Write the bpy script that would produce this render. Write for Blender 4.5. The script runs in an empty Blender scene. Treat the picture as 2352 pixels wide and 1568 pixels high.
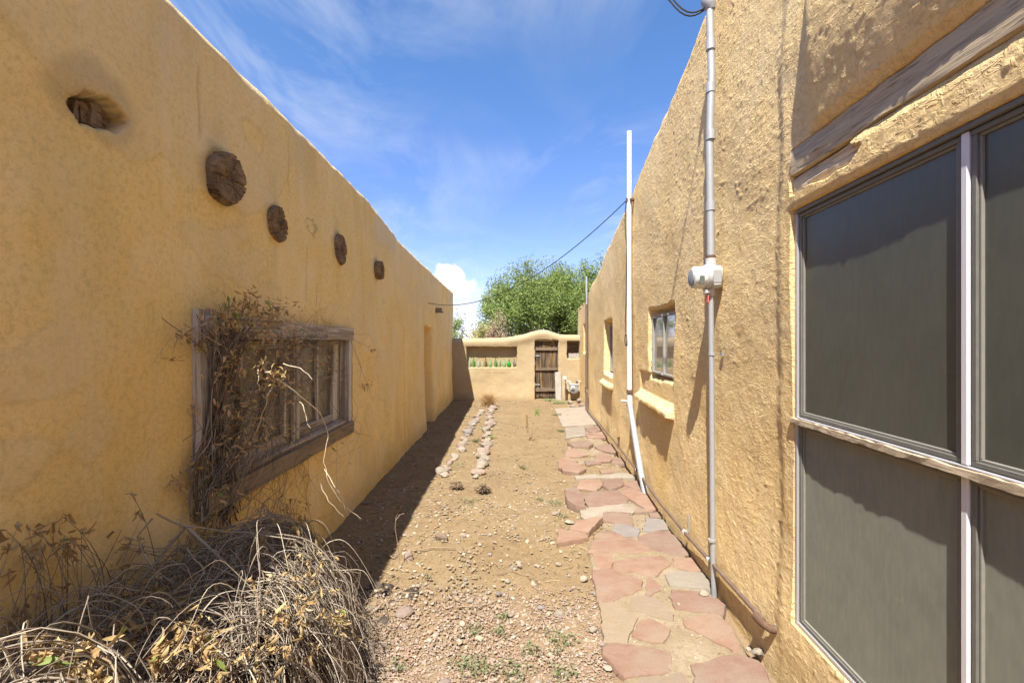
import bpy, bmesh, math, random
import numpy as np
from mathutils import Vector, Matrix, Euler

random.seed(7)
rng = np.random.default_rng(11)
S = bpy.context.scene
R = math.radians

# ------------------------------------------------------------------ camera
cam_d = bpy.data.cameras.new("camera")
cam = bpy.data.objects.new("camera", cam_d)
S.collection.objects.link(cam)
cam.location = (0, 0, 1.6)
cam.rotation_euler = (R(90), 0, 0)
cam_d.sensor_width = 36.0
cam_d.lens = 16.0
cam_d.clip_start = 0.02
cam_d.clip_end = 2000
S.camera = cam

# ------------------------------------------------------------------ light
SUN_DIR = Vector((0.20, 0.55, -1.0)).normalized()      # the way the light travels
SUN_EL = math.asin(-SUN_DIR.z)
SUN_AZ = math.atan2(-SUN_DIR.x, -SUN_DIR.y)            # clockwise from +Y
w = bpy.data.worlds.new("World"); S.world = w; w.use_nodes = True
SKY_STRENGTH, SUN_STRENGTH, EXPOSURE = 0.097, 3.3, 1.92
sun_d = bpy.data.lights.new("sun", 'SUN')
sun = bpy.data.objects.new("sun", sun_d); S.collection.objects.link(sun)
sun_d.energy = SUN_STRENGTH; sun_d.angle = R(0.53); sun_d.color = (1.0, 0.955, 0.87)
sun.rotation_euler = SUN_DIR.to_track_quat('-Z', 'Y').to_euler()
sun.location = (-3, -8, 14)
S.view_settings.view_transform = 'Standard'; S.view_settings.look = 'None'
S.view_settings.gamma = 1.0; S.view_settings.use_curve_mapping = False
S.view_settings.exposure = EXPOSURE
S.cycles.max_bounces = 10; S.cycles.diffuse_bounces = 6; S.cycles.glossy_bounces = 4
S.cycles.transparent_max_bounces = 12
S.cycles.use_light_tree = False; w.cycles.sampling_method = 'MANUAL'; w.cycles.sample_map_resolution = 256
S.cycles.use_denoising = True; S.cycles.denoising_input_passes = 'RGB_ALBEDO_NORMAL'; S.cycles.denoising_prefilter = 'ACCURATE'
S.cycles.use_adaptive_sampling = False
try: S.cycles.denoiser = 'OPENIMAGEDENOISE'
except Exception: pass


class NT:
    """small node-tree helper"""
    def __init__(s, tree): s.t = tree; s.n = tree.nodes; s.l = tree.links
    def add(s, typ, **kw):
        nd = s.n.new(typ)
        for k, v in kw.items():
            if k == 'ins':
                for a, b in v.items():
                    if hasattr(b, 'is_output'): s.l.new(b, nd.inputs[a])
                    else: nd.inputs[a].default_value = b
            else: setattr(nd, k, v)
        return nd
    def link(s, a, b): s.l.new(a, b)
    def math(s, op, a, b=0.0, clamp=False):
        nd = s.n.new('ShaderNodeMath'); nd.operation = op; nd.use_clamp = clamp
        for i, v in enumerate((a, b)):
            if hasattr(v, 'is_output'): s.l.new(v, nd.inputs[i])
            else: nd.inputs[i].default_value = v
        return nd.outputs[0]
    def vmath(s, op, a, b=(0, 0, 0)):
        nd = s.n.new('ShaderNodeVectorMath'); nd.operation = op
        for i, v in enumerate((a, b)):
            if hasattr(v, 'is_output'): s.l.new(v, nd.inputs[i])
            else: nd.inputs[i].default_value = v
        return nd
    def ramp(s, f, stops, interp='LINEAR'):
        nd = s.n.new('ShaderNodeValToRGB'); nd.color_ramp.interpolation = interp
        e = nd.color_ramp.elements
        while len(e) < len(stops): e.new(0.5)
        for el, (p, c) in zip(e, stops):
            el.position = p
            el.color = (c, c, c, 1) if isinstance(c, (int, float)) else (c[0], c[1], c[2], 1)
        s.l.new(f, nd.inputs[0])
        return nd.outputs[0]
    def mix(s, f, a, b, blend='MIX'):
        nd = s.n.new('ShaderNodeMix'); nd.data_type = 'RGBA'; nd.blend_type = blend
        for i, v in ((0, f), (6, a), (7, b)):
            if hasattr(v, 'is_output'): s.l.new(v, nd.inputs[i])
            elif i == 0: nd.inputs[0].default_value = v
            else: nd.inputs[i].default_value = (v[0], v[1], v[2], 1)
        return nd.outputs[2]
    def noise(s, vec, scale, detail=4, rough=0.55, dist=0.0):
        nd = s.add('ShaderNodeTexNoise', ins={'Scale': scale, 'Detail': detail, 'Roughness': rough, 'Distortion': dist})
        if vec is not None: s.l.new(vec, nd.inputs['Vector'])
        return nd.outputs['Fac']
    def mapping(s, vec, scale=(1, 1, 1), rot=(0, 0, 0), loc=(0, 0, 0)):
        nd = s.add('ShaderNodeMapping', ins={'Scale': scale, 'Rotation': rot, 'Location': loc})
        s.l.new(vec, nd.inputs['Vector']); return nd.outputs[0]


# sky: Nishita, wisps of cirrus over the whole dome, one low cumulus
def build_sky():
    k = NT(w.node_tree)
    for nd in list(k.n): k.n.remove(nd)
    out = k.add('ShaderNodeOutputWorld')
    sky = k.add('ShaderNodeTexSky', sky_type='NISHITA', sun_disc=False, sun_elevation=SUN_EL, sun_rotation=SUN_AZ,
                altitude=2100.0, air_density=1.0, dust_density=0.6, ozone_density=1.6)
    hs = k.add('ShaderNodeHueSaturation', ins={'Saturation': 0.97, 'Value': 1.0, 'Color': sky.outputs[0]})
    zz = k.add('ShaderNodeSeparateXYZ', ins={'Vector': k.add('ShaderNodeTexCoord').outputs['Generated']}).outputs[2]
    tint = k.mix(1.0, hs.outputs[0], k.ramp(zz, [(0.0, (0.60, 0.51, 0.72)), (0.5, (0.44, 0.61, 0.78))]), 'MULTIPLY')
    bg = k.add('ShaderNodeBackground', ins={'Color': tint, 'Strength': SKY_STRENGTH})
    tc = k.add('ShaderNodeTexCoord').outputs['Generated']
    sep = k.add('ShaderNodeSeparateXYZ', ins={'Vector': tc})
    x, y, z = sep.outputs
    zc = k.math('MAXIMUM', z, 0.03)
    px = k.math('DIVIDE', x, zc); py = k.math('DIVIDE', y, zc)
    comb = k.add('ShaderNodeCombineXYZ', ins={'X': px, 'Y': py, 'Z': 0.0}).outputs[0]
    m1 = k.mapping(comb, scale=(1.5, 0.62, 1), rot=(0, 0, R(34)), loc=(3.1, 1.7, 0))
    n1 = k.noise(m1, 1.0, 9, 0.62, 1.1)
    n2 = k.noise(k.mapping(comb, scale=(0.35, 0.30, 1), loc=(5.4, 2.2, 0)), 1.0, 3, 0.5, 0.3)
    wisp = k.math('MULTIPLY', k.ramp(n1, [(0.44, 0.0), (0.78, 1.0)]), k.ramp(n2, [(0.32, 0.0), (0.58, 1.0)]))
    veil = k.math('MULTIPLY', k.ramp(n2, [(0.40, 0.0), (0.85, 1.0)]), 0.12)
    cir = k.math('MULTIPLY', k.math('ADD', wisp, veil), 1.0, True)
    cir = k.math('MULTIPLY', cir, k.ramp(z, [(0.02, 0.25), (0.25, 1.0)]))
    # low cumulus standing over the far garden wall
    def lobe(c, r, fl):
        d = k.vmath('SUBTRACT', tc, c)
        d2 = k.vmath('MULTIPLY', d.outputs[0], (1 / r, 1 / r, 1 / (r * fl)))
        ln = k.vmath('LENGTH', d2.outputs[0]).outputs['Value']
        return k.math('SUBTRACT', 1.0, ln)
    def dirn(dx, dy):
        v = Vector(((dx - 1176) / 1045, 1, (784 - dy) / 1045)).normalized(); return tuple(v)
    a = lobe(dirn(1034, 632), 0.036, 0.85)
    b = lobe(dirn(1052, 664), 0.042, 0.62)
    c = lobe(dirn(1000, 668), 0.045, 0.7)
    d = lobe(dirn(1060, 700), 0.095, 0.40)
    m = k.math('MAXIMUM', k.math('MAXIMUM', a, b), k.math('MAXIMUM', c, k.math('MULTIPLY', d, 0.15)))
    nz = k.noise(tc, 34.0, 8, 0.6, 0.2)
    cu = k.math('ADD', m, k.math('MULTIPLY', k.math('SUBTRACT', nz, 0.5), 1.5))
    cum = k.ramp(cu, [(0.02, 0.0), (0.24, 1.0)])
    nz2 = k.noise(tc, 22.0, 6, 0.55, 0.0)
    ccol = k.mix(k.ramp(nz2, [(0.35, 0.0), (0.65, 1.0)]), (0.88, 0.90, 0.97), (1.0, 0.99, 0.97))
    cb = k.add('ShaderNodeBackground', ins={'Color': (0.90, 0.94, 1.0, 1), 'Strength': 0.29})
    cb2 = k.add('ShaderNodeBackground', ins={'Color': ccol, 'Strength': 0.30})
    s1 = k.add('ShaderNodeMixShader', ins={0: k.math('MULTIPLY', cir, 0.85, True), 1: bg.outputs[0], 2: cb.outputs[0]})
    s2 = k.add('ShaderNodeMixShader', ins={0: k.math('MULTIPLY', cum, 0.97), 1: s1.outputs[0], 2: cb2.outputs[0]})
    k.link(s2.outputs[0], out.inputs[0])
build_sky()

# ------------------------------------------------------------------ helpers: numbers
_T = rng.random((256, 256))
def vn(x, y, seed=0):
    """smooth value noise, -1..1, arrays in"""
    x = np.asarray(x, float) + seed * 17.31; y = np.asarray(y, float) + seed * 9.77
    xi = np.floor(x).astype(int); yi = np.floor(y).astype(int)
    fx = x - xi; fy = y - yi
    fx = fx * fx * (3 - 2 * fx); fy = fy * fy * (3 - 2 * fy)
    a = _T[xi & 255, yi & 255]; b = _T[(xi + 1) & 255, yi & 255]
    c = _T[xi & 255, (yi + 1) & 255]; d = _T[(xi + 1) & 255, (yi + 1) & 255]
    return ((a + (b - a) * fx) * (1 - fy) + (c + (d - c) * fx) * fy) * 2 - 1
def fbm(x, y, oct=4, seed=0, gain=0.5):
    s = 0; a = 1
    for i in range(oct):
        s = s + a * vn(x * 2 ** i, y * 2 ** i, seed + i * 3); a *= gain
    return s
def sstep(a, b, x):
    t = np.clip((np.asarray(x, float) - a) / (b - a), 0, 1); return t * t * (3 - 2 * t)
def rect_mask(a, b, a0, a1, b0, b1, s):
    return sstep(a0 - s, a0 + s, a) * (1 - sstep(a1 - s, a1 + s, a)) * sstep(b0 - s, b0 + s, b) * (1 - sstep(b1 - s, b1 + s, b))

F = 1045.0                                  # focal length in photo pixels (2352 wide)
def RW(Y, z, o=0.0): return (1.16 + 0.057 * Y - o, Y + 0.057 * o, z)       # a point on the east wall, o metres proud
def LW(Y, z, o=0.0): return (-1.49 - 0.012 * Y + o, Y + 0.012 * o, z)      # west wall
EY = 12.6
def EW(X, z, o=0.0): return (X, EY - o, z)                                 # garden wall at the end
def gp(dx, dy, z=0.0):
    Y = (1.6 - z) * F / (dy - 784); return ((dx - 1176) / F * Y, Y, z)
def rwp(dx, dy): Y = 1.16 / ((dx - 1176) / F - 0.057); return Y, 1.6 - (dy - 784) / F * Y
def lwp(dx, dy): Y = 1.49 / ((1176 - dx) / F - 0.012); return Y, 1.6 - (dy - 784) / F * Y
def z4(zx, zy): return gp((1250 + zx / 2.187) * 0.9408, (950 + zy / 2.187) * 0.9408)
def z3(zx, zy): return gp((800 + zx / 2.187) * 0.9408, (950 + zy / 2.187) * 0.9408)
def z8(zx, zy): return gp((1000 + zx / 4.48) * 0.9408, (900 + zy / 4.48) * 0.9408)

# ------------------------------------------------------------------ helpers: objects
WLOC = {}
def tag(o, label=None, cat=None, group=None, kind=None):
    if label: o["label"] = label
    if cat: o["category"] = cat
    if group: o["group"] = group
    if kind: o["kind"] = kind
    return o
def put(o, parent=None):
    S.collection.objects.link(o)
    if parent is not None:
        o.parent = parent
        o.matrix_parent_inverse = Matrix.Translation(-Vector(WLOC.get(parent.name, (0, 0, 0))))
    return o
def empty(name, loc, label, cat, group=None):
    o = bpy.data.objects.new(name, None); o.location = loc; o.empty_display_size = 0.1
    put(o); WLOC[o.name] = tuple(loc); tag(o, label, cat, group); return o
def new_obj(name, me, mat=None, parent=None, kind=None):
    o = bpy.data.objects.new(name, me)
    if mat is not None and not me.materials: me.materials.append(mat)
    put(o, parent)
    if kind: o["kind"] = kind
    return o
def np_mesh(name, V, Fq, smooth=True, attrs=None):
    """quads or tris from arrays"""
    V = np.ascontiguousarray(V, dtype=np.float32); Fq = np.ascontiguousarray(Fq, dtype=np.int32)
    k = Fq.shape[1]; me = bpy.data.meshes.new(name)
    me.vertices.add(len(V)); me.vertices.foreach_set('co', V.ravel())
    me.loops.add(Fq.size); me.loops.foreach_set('vertex_index', Fq.ravel())
    me.polygons.add(len(Fq))
    me.polygons.foreach_set('loop_start', np.arange(0, Fq.size, k, dtype=np.int32))
    try: me.polygons.foreach_set('loop_total', np.full(len(Fq), k, dtype=np.int32))
    except Exception: pass
    me.polygons.foreach_set('use_smooth', np.full(len(Fq), smooth))
    me.update(calc_edges=True)
    for an, arr in (attrs or {}).items():
        arr = np.asarray(arr, dtype=np.float32)
        if arr.ndim == 1:
            a = me.attributes.new(an, 'FLOAT', 'POINT'); a.data.foreach_set('value', arr)
        else:
            a = me.attributes.new(an, 'FLOAT_COLOR', 'POINT')
            c = np.ones((len(arr), 4), np.float32); c[:, :3] = arr; a.data.foreach_set('color', c.ravel())
    return me
def grid_faces(n, m, flip=False):
    i = np.arange((n - 1) * (m - 1)); a = i // (m - 1) * m + i % (m - 1)
    q = np.stack([a, a + m, a + m + 1, a + 1], 1)
    return q[:, ::-1] if flip else q
def lines(segs, breaks=(), e=0.003):
    """axis positions: segs = [(start, stop, step)...] plus a pair of lines either side of every break"""
    s = []
    for a, b, st in segs: s += list(np.arange(a, b, st))
    s.append(segs[-1][1])
    for b in breaks: s += [b - e, b + e]
    s = np.unique(np.round(np.array(s), 5)); return s

class MB:
    """collects faces for ONE mesh"""
    def __init__(s): s.v = []; s.f = []
    def box(s, p, ax, ay, az, lo, hi):
        p = Vector(p); b = len(s.v)
        for c in ((0,0,0),(1,0,0),(1,1,0),(0,1,0),(0,0,1),(1,0,1),(1,1,1),(0,1,1)):
            q = p + ax * (hi[0] if c[0] else lo[0]) + ay * (hi[1] if c[1] else lo[1]) + az * (hi[2] if c[2] else lo[2])
            s.v.append(tuple(q))
        for q in ((0,3,2,1),(4,5,6,7),(0,1,5,4),(1,2,6,5),(2,3,7,6),(3,0,4,7)): s.f.append(tuple(b + i for i in q))
    def fbox(s, fn, a0, a1, b0, b1, o0, o1, seg=1, jit=0.0, axis=0):
        """box in wall coordinates, cut into seg lengths along axis, edges worn by jit"""
        b = len(s.v)
        for i in range(seg + 1):
            t = i / seg
            for (u, o) in ((0, o0), (1, o0), (1, o1), (0, o1)):
                j = lambda: random.uniform(-jit, jit)
                if axis == 0: p = fn(a0 + (a1 - a0) * t, (b1 if u else b0) + j(), o + j() * .6)
                else: p = fn((a1 if u else a0) + j(), b0 + (b1 - b0) * t, o + j() * .6)
                s.v.append(tuple(p))
        for i in range(seg):
            q = b + i * 4
            for k in range(4): s.f.append((q + k, q + (k + 1) % 4, q + 4 + (k + 1) % 4, q + 4 + k))
        s.f.append((b, b + 3, b + 2, b + 1)); q = b + seg * 4; s.f.append((q, q + 1, q + 2, q + 3))
    def tube(s, pts, r, n=6, cap=True):
        pts = [Vector(p) for p in pts]; b = len(s.v); m = len(pts)
        up = None
        for i, p in enumerate(pts):
            t = (pts[min(i + 1, m - 1)] - pts[max(i - 1, 0)])
            t = t.normalized() if t.length > 1e-9 else Vector((0, 0, 1))
            if up is None: up = t.orthogonal().normalized()
            up = (up - t * up.dot(t))
            up = up.normalized() if up.length > 1e-6 else t.orthogonal().normalized()
            sd = t.cross(up); rr = r[i] if hasattr(r, '__len__') else r
            for k in range(n):
                a = 2 * math.pi * k / n
                s.v.append(tuple(p + (up * math.cos(a) + sd * math.sin(a)) * rr))
        for i in range(m - 1):
            for k in range(n):
                a = b + i * n + k; c = b + i * n + (k + 1) % n
                s.f.append((a, c, c + n, a + n))
        if cap and n > 2:
            s.f.append(tuple(b + k for k in range(n))[::-1]); s.f.append(tuple(b + (m - 1) * n + k for k in range(n)))
    def lathe(s, prof, c, n=20, axis=Vector((0, 0, 1))):
        """prof = [(radius, height)...] about axis through c"""
        c = Vector(c); axis = axis.normalized(); u = axis.orthogonal().normalized(); v = axis.cross(u); b = len(s.v)
        for (r, h) in prof:
            for k in range(n):
                a = 2 * math.pi * k / n
                s.v.append(tuple(c + axis * h + (u * math.cos(a) + v * math.sin(a)) * r))
        for i in range(len(prof) - 1):
            for k in range(n):
                a = b + i * n + k; d = b + i * n + (k + 1) % n
                s.f.append((a, d, d + n, a + n))
        s.f.append(tuple(b + k for k in range(n))[::-1]); e = b + (len(prof) - 1) * n; s.f.append(tuple(e + k for k in range(n)))
    def mesh(s, name, smooth=False, bevel=0.0, seg=1):
        me = bpy.data.meshes.new(name); me.from_pydata(s.v, [], s.f); me.update()
        bm = bmesh.new(); bm.from_mesh(me)
        bmesh.ops.recalc_face_normals(bm, faces=bm.faces)
        if bevel > 0: bmesh.ops.bevel(bm, geom=bm.edges[:], offset=bevel, segments=seg, affect='EDGES', profile=0.5)
        bm.to_mesh(me); bm.free()
        if smooth:
            me.polygons.foreach_set('use_smooth', np.full(len(me.polygons), True))
            try: me.set_sharp_from_angle(angle=R(40))
            except Exception: pass
        return me
    def build(s, name, mat, parent=None, smooth=False, bevel=0.0, kind=None):
        return new_obj(name, s.mesh(name, smooth, bevel), mat, parent, kind)

# ------------------------------------------------------------------ materials
MATS = {}
def mat(name):
    m = bpy.data.materials.new(name); m.use_nodes = True
    k = NT(m.node_tree); p = k.n.get('Principled BSDF'); MATS[name] = m
    return m, k, p
def setp(p, **kw):
    for a, b in kw.items():
        nm = {'rough': 'Roughness', 'spec': 'Specular IOR Level', 'metal': 'Metallic', 'color': 'Base Color'}[a]
        p.inputs[nm].default_value = (*b, 1) if a == 'color' else b
def geo_pos(k): return k.add('ShaderNodeNewGeometry').outputs['Position']
def obj_co(k): return k.add('ShaderNodeTexCoord').outputs['Object']
def bump(k, p, h, strength=0.4, dist=0.01, prev=None):
    b = k.add('ShaderNodeBump', ins={'Strength': strength, 'Distance': dist, 'Height': h})
    if prev is not None: k.link(prev, b.inputs['Normal'])
    k.link(b.outputs[0], p.inputs['Normal']); return b.outputs[0]

def stucco(name,  base, warm, pale, streak, fine, stain=(0.10, 0.075, 0.05), crumb=0.5, dash=False, pits=0.0):
    m, k, p = mat(name); g = geo_pos(k)
    n_big = k.noise(g, 0.75, 5, 0.6, 0.4)
    n_mid = k.noise(g, 3.4, 6, 0.62, 0.3)
    n_str = k.noise(k.mapping(g, scale=(5.5, 5.5, 0.55)), 1.0, 5, 0.6, 0.35)
    n_fin = k.noise(g, 46.0, 4, 0.65)
    c = k.mix(k.ramp(n_big, [(0.34, 0.0), (0.68, 1.0)]), base, warm)
    c = k.mix(k.math('MULTIPLY', k.ramp(n_mid, [(0.46, 0.0), (0.74, 1.0)]), 0.55), c, pale)
    c = k.mix(k.math('MULTIPLY', k.ramp(n_str, [(0.50, 0.0), (0.72, 1.0)]), streak), c, pale)
    c = k.mix(k.math('MULTIPLY', k.ramp(n_str, [(0.28, 1.0), (0.46, 0.0)]), streak * 0.9), c, warm)
    c = k.mix(k.math('MULTIPLY', k.ramp(n_fin, [(0.30, 1.0), (0.54, 0.0)]), 0.50), c, (base[0] * .62, base[1] * .58, base[2] * .5))
    if pits:
        npt = k.noise(g, 150.0, 3, 0.6)
        c = k.mix(k.math('MULTIPLY', k.ramp(npt, [(0.32, 1.0), (0.42, 0.0)]), pits), c, (base[0] * .42, base[1] * .38, base[2] * .3))
        npl = k.noise(k.mapping(g, scale=(1.6, 1.6, 1.0), loc=(4, 2, 7)), 1.0, 7, 0.68, 0.8)
        c = k.mix(k.math('MULTIPLY', k.ramp(npl, [(0.50, 0.0), (0.66, 1.0)]), 0.6), c, (0.80, 0.62, 0.36))
        c = k.mix(k.math('MULTIPLY', k.ramp(npl, [(0.30, 1.0), (0.44, 0.0)]), 0.5), c, (base[0] * .86, base[1] * .72, base[2] * .55))
    at = k.add('ShaderNodeAttribute', attribute_name='stain').outputs['Fac']
    c = k.mix(k.math('MULTIPLY', at, 0.8, True), c, stain)
    ap = k.add('ShaderNodeAttribute', attribute_name='pale').outputs['Fac']
    c = k.mix(k.math('MULTIPLY', ap, 0.8, True), c, (0.62, 0.50, 0.33))
    k.link(c, p.inputs['Base Color']); setp(p, rough=0.93, spec=0.12)
    h1 = k.noise(g, 95.0, 4, 0.7); h2 = k.noise(g, 30.0, 4, 0.65, 0.6)
    n = bump(k, p, h2, fine, 0.012)
    if dash:      # torn ridges the trowel left, in two directions
        d1 = k.ramp(k.noise(k.mapping(g, scale=(22, 17, 52), rot=(R(34), 0, 0)), 1.0, 3, 0.55, 0.7), [(0.53, 0.0), (0.62, 1.0)])
        d2 = k.ramp(k.noise(k.mapping(g, scale=(20, 46, 20), rot=(R(-20), 0, 0), loc=(3, 1, 2)), 1.0, 3, 0.55, 0.7), [(0.57, 0.0), (0.64, 1.0)])
        msk = k.ramp(k.noise(g, 2.2, 2, 0.5), [(0.36, 0.25), (0.58, 1.0)])
        n = bump(k, p, k.math('MULTIPLY', k.math('MAXIMUM', d1, d2), msk), 0.55, 0.009, n)
    bump(k, p, h1, crumb, 0.004, n)
    return m
M_west = stucco('west_stucco', (0.80, 0.60, 0.26), (0.78, 0.54, 0.19), (0.80, 0.60, 0.30), 0.7, 0.40, crumb=0.9, pits=0.4)
M_east = stucco('east_stucco', (0.70, 0.52, 0.275), (0.69, 0.48, 0.21), (0.74, 0.58, 0.35), 0.22, 0.16, crumb=0.8, dash=True)
M_end = stucco('garden_wall_stucco', (0.385, 0.305, 0.185), (0.375, 0.27, 0.145), (0.41, 0.34, 0.225), 0.30, 0.15)

def ground_mat():
    m, k, p = mat('bare_earth'); g = geo_pos(k)
    n1 = k.noise(g, 1.6, 6, 0.6, 0.3); n2 = k.noise(g, 14.0, 6, 0.65); n3 = k.noise(g, 70.0, 4, 0.6)
    c = k.mix(k.ramp(n1, [(0.35, 0.0), (0.65, 1.0)]), (0.27, 0.185, 0.10), (0.33, 0.235, 0.13))
    c = k.mix(k.math('MULTIPLY', k.ramp(n2, [(0.42, 0.0), (0.70, 1.0)]), 0.6), c, (0.39, 0.295, 0.185))
    c = k.mix(k.math('MULTIPLY', k.ramp(n3, [(0.32, 1.0), (0.50, 0.0)]), 0.6), c, (0.14, 0.092, 0.05))
    sep = k.add('ShaderNodeSeparateXYZ', ins={'Vector': g})
    near = k.ramp(k.math('ADD', k.math('MULTIPLY', sep.outputs['Y'], 0.1), k.math('MULTIPLY', n2, 0.12)), [(0.28, 1.0), (0.38, 0.0)])
    c = k.mix(k.math('MULTIPLY', near, 0.55), c, (0.36, 0.25, 0.17))
    vo = k.add('ShaderNodeTexVoronoi', ins={'Scale': 55.0, 'Randomness': 1.0}); k.link(g, vo.inputs['Vector'])
    chips = k.ramp(vo.outputs['Distance'], [(0.16, 1.0), (0.34, 0.0)])
    cc = k.ramp(k.add('ShaderNodeSeparateColor', ins={'Color': vo.outputs['Color']}).outputs[0], [(0.0, (0.21, 0.14, 0.085)), (0.4, (0.37, 0.27, 0.17)), (0.7, (0.45, 0.35, 0.24)), (1.0, (0.40, 0.26, 0.19))])
    c = k.mix(k.math('MULTIPLY', chips, 0.55), c, cc)
    c = k.mix(1.0, c, (0.645, 0.64, 0.61), 'MULTIPLY')
    k.link(c, p.inputs['Base Color']); setp(p, rough=0.96, spec=0.1)
    a = bump(k, p, n2, 0.35, 0.02)
    b = bump(k, p, chips, 0.6, 0.006, a)
    bump(k, p, n3, 0.5, 0.006, b)
    return m
M_ground = ground_mat()

def mortar_mat():
    m, k, p = mat('mortar'); g = geo_pos(k)
    n1 = k.noise(g, 3.5, 6, 0.65, 0.4); n2 = k.noise(g, 60.0, 4, 0.6)
    c = k.mix(k.ramp(n1, [(0.35, 0.0), (0.66, 1.0)]), (0.34, 0.26, 0.165), (0.45, 0.365, 0.26))
    c = k.mix(k.math('MULTIPLY', k.ramp(n2, [(0.34, 1.0), (0.54, 0.0)]), 0.45), c, (0.22, 0.16, 0.10))
    c = k.mix(1.0, c, (0.58, 0.575, 0.55), 'MULTIPLY')
    k.link(c, p.inputs['Base Color']); setp(p, rough=0.95, spec=0.1)
    a = bump(k, p, k.noise(g, 22.0, 5, 0.7), 0.35, 0.012); bump(k, p, n2, 0.5, 0.005, a)
    return m
M_mortar = mortar_mat()

def stone_mat(name, a, b, c2, scale=9.0):
    a, b, c2 = [tuple(v * .55 for v in q) for q in (a, b, c2)]
    m, k, p = mat(name); g = geo_pos(k)
    rnd = k.add('ShaderNodeObjectInfo').outputs['Random']
    n1 = k.noise(k.mapping(g, scale=(1.0, 2.2, 1.0), rot=(0, 0, 0.5)), scale, 6, 0.62, 1.2); n2 = k.noise(g, 3.0, 4, 0.6); n3 = k.noise(g, 130.0, 3, 0.6)
    c = k.mix(k.ramp(n1, [(0.34, 0.0), (0.68, 1.0)]), a, b)
    c = k.mix(k.math('MULTIPLY', k.ramp(n2, [(0.45, 0.0), (0.75, 1.0)]), 0.75), c, c2)
    c = k.mix(k.math('MULTIPLY', k.ramp(n3, [(0.35, 1.0), (0.55, 0.0)]), 0.25), c, (a[0] * .5, a[1] * .5, a[2] * .5))
    dst = k.noise(g, 6.5, 7, 0.72, 0.6)
    c = k.mix(k.math('MULTIPLY', k.ramp(dst, [(0.44, 0.0), (0.66, 1.0)]), 0.55), c, (0.215, 0.168, 0.12))
    hsv = k.add('ShaderNodeHueSaturation', ins={'Color': c, 'Value': k.math('ADD', 0.84, k.math('MULTIPLY', rnd, 0.28)), 'Saturation': k.math('ADD', 0.90, k.math('MULTIPLY', rnd, 0.12))})
    k.link(hsv.outputs[0], p.inputs['Base Color']); setp(p, rough=0.88, spec=0.2)
    q = bump(k, p, n1, 0.30, 0.010); bump(k, p, n3, 0.35, 0.003, q)
    return m
M_flag = stone_mat('red_sandstone', (0.345, 0.19, 0.13), (0.41, 0.25, 0.178), (0.45, 0.335, 0.24))
M_flag_tan = stone_mat('tan_sandstone', (0.41, 0.30, 0.195), (0.45, 0.345, 0.24), (0.42, 0.27, 0.19))
M_flag_grey = stone_mat('grey_slate', (0.29, 0.255, 0.235), (0.35, 0.32, 0.295), (0.41, 0.365, 0.32))
M_rock_pale = stone_mat('pale_rock', (0.46, 0.38, 0.285), (0.53, 0.455, 0.355), (0.40, 0.32, 0.245), 14)
M_rock_pink = stone_mat('pink_rock', (0.40, 0.275, 0.22), (0.45, 0.335, 0.275), (0.38, 0.305, 0.26), 14)
M_rock_brown = stone_mat('brown_rock', (0.31, 0.21, 0.148), (0.38, 0.275, 0.198), (0.27, 0.2, 0.14), 14)
M_rock_grey = stone_mat('lilac_rock', (0.29, 0.24, 0.23), (0.36, 0.315, 0.295), (0.42, 0.365, 0.32), 14)

def attr_mat(name, rough=0.9, bump_s=0.0, trans=0.0, spec=0.15):
    m, k, p = mat(name)
    c = k.add('ShaderNodeAttribute', attribute_name='tint').outputs['Color']
    k.link(c, p.inputs['Base Color']); setp(p, rough=rough, spec=spec)
    if bump_s: bump(k, p, k.noise(geo_pos(k), 120, 3, 0.6), bump_s, 0.004)
    if trans:
        out = k.n.get('Material Output')
        tr = k.add('ShaderNodeBsdfTranslucent', ins={'Color': c})
        ms = k.add('ShaderNodeMixShader', ins={0: trans, 1: p.outputs[0], 2: tr.outputs[0]})
        k.link(ms.outputs[0], out.inputs[0])
    return m
M_chips = attr_mat('gravel_chips', 0.92, 0.4)
M_foliage = attr_mat('green_foliage', 0.6, 0, 0.32, 0.3)
M_dryleaf = attr_mat('dry_leaf', 0.75, 0, 0.22, 0.2)
M_dryleaf_stem = attr_mat('dry_stem', 0.85, 0, 0.0, 0.15)

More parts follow.
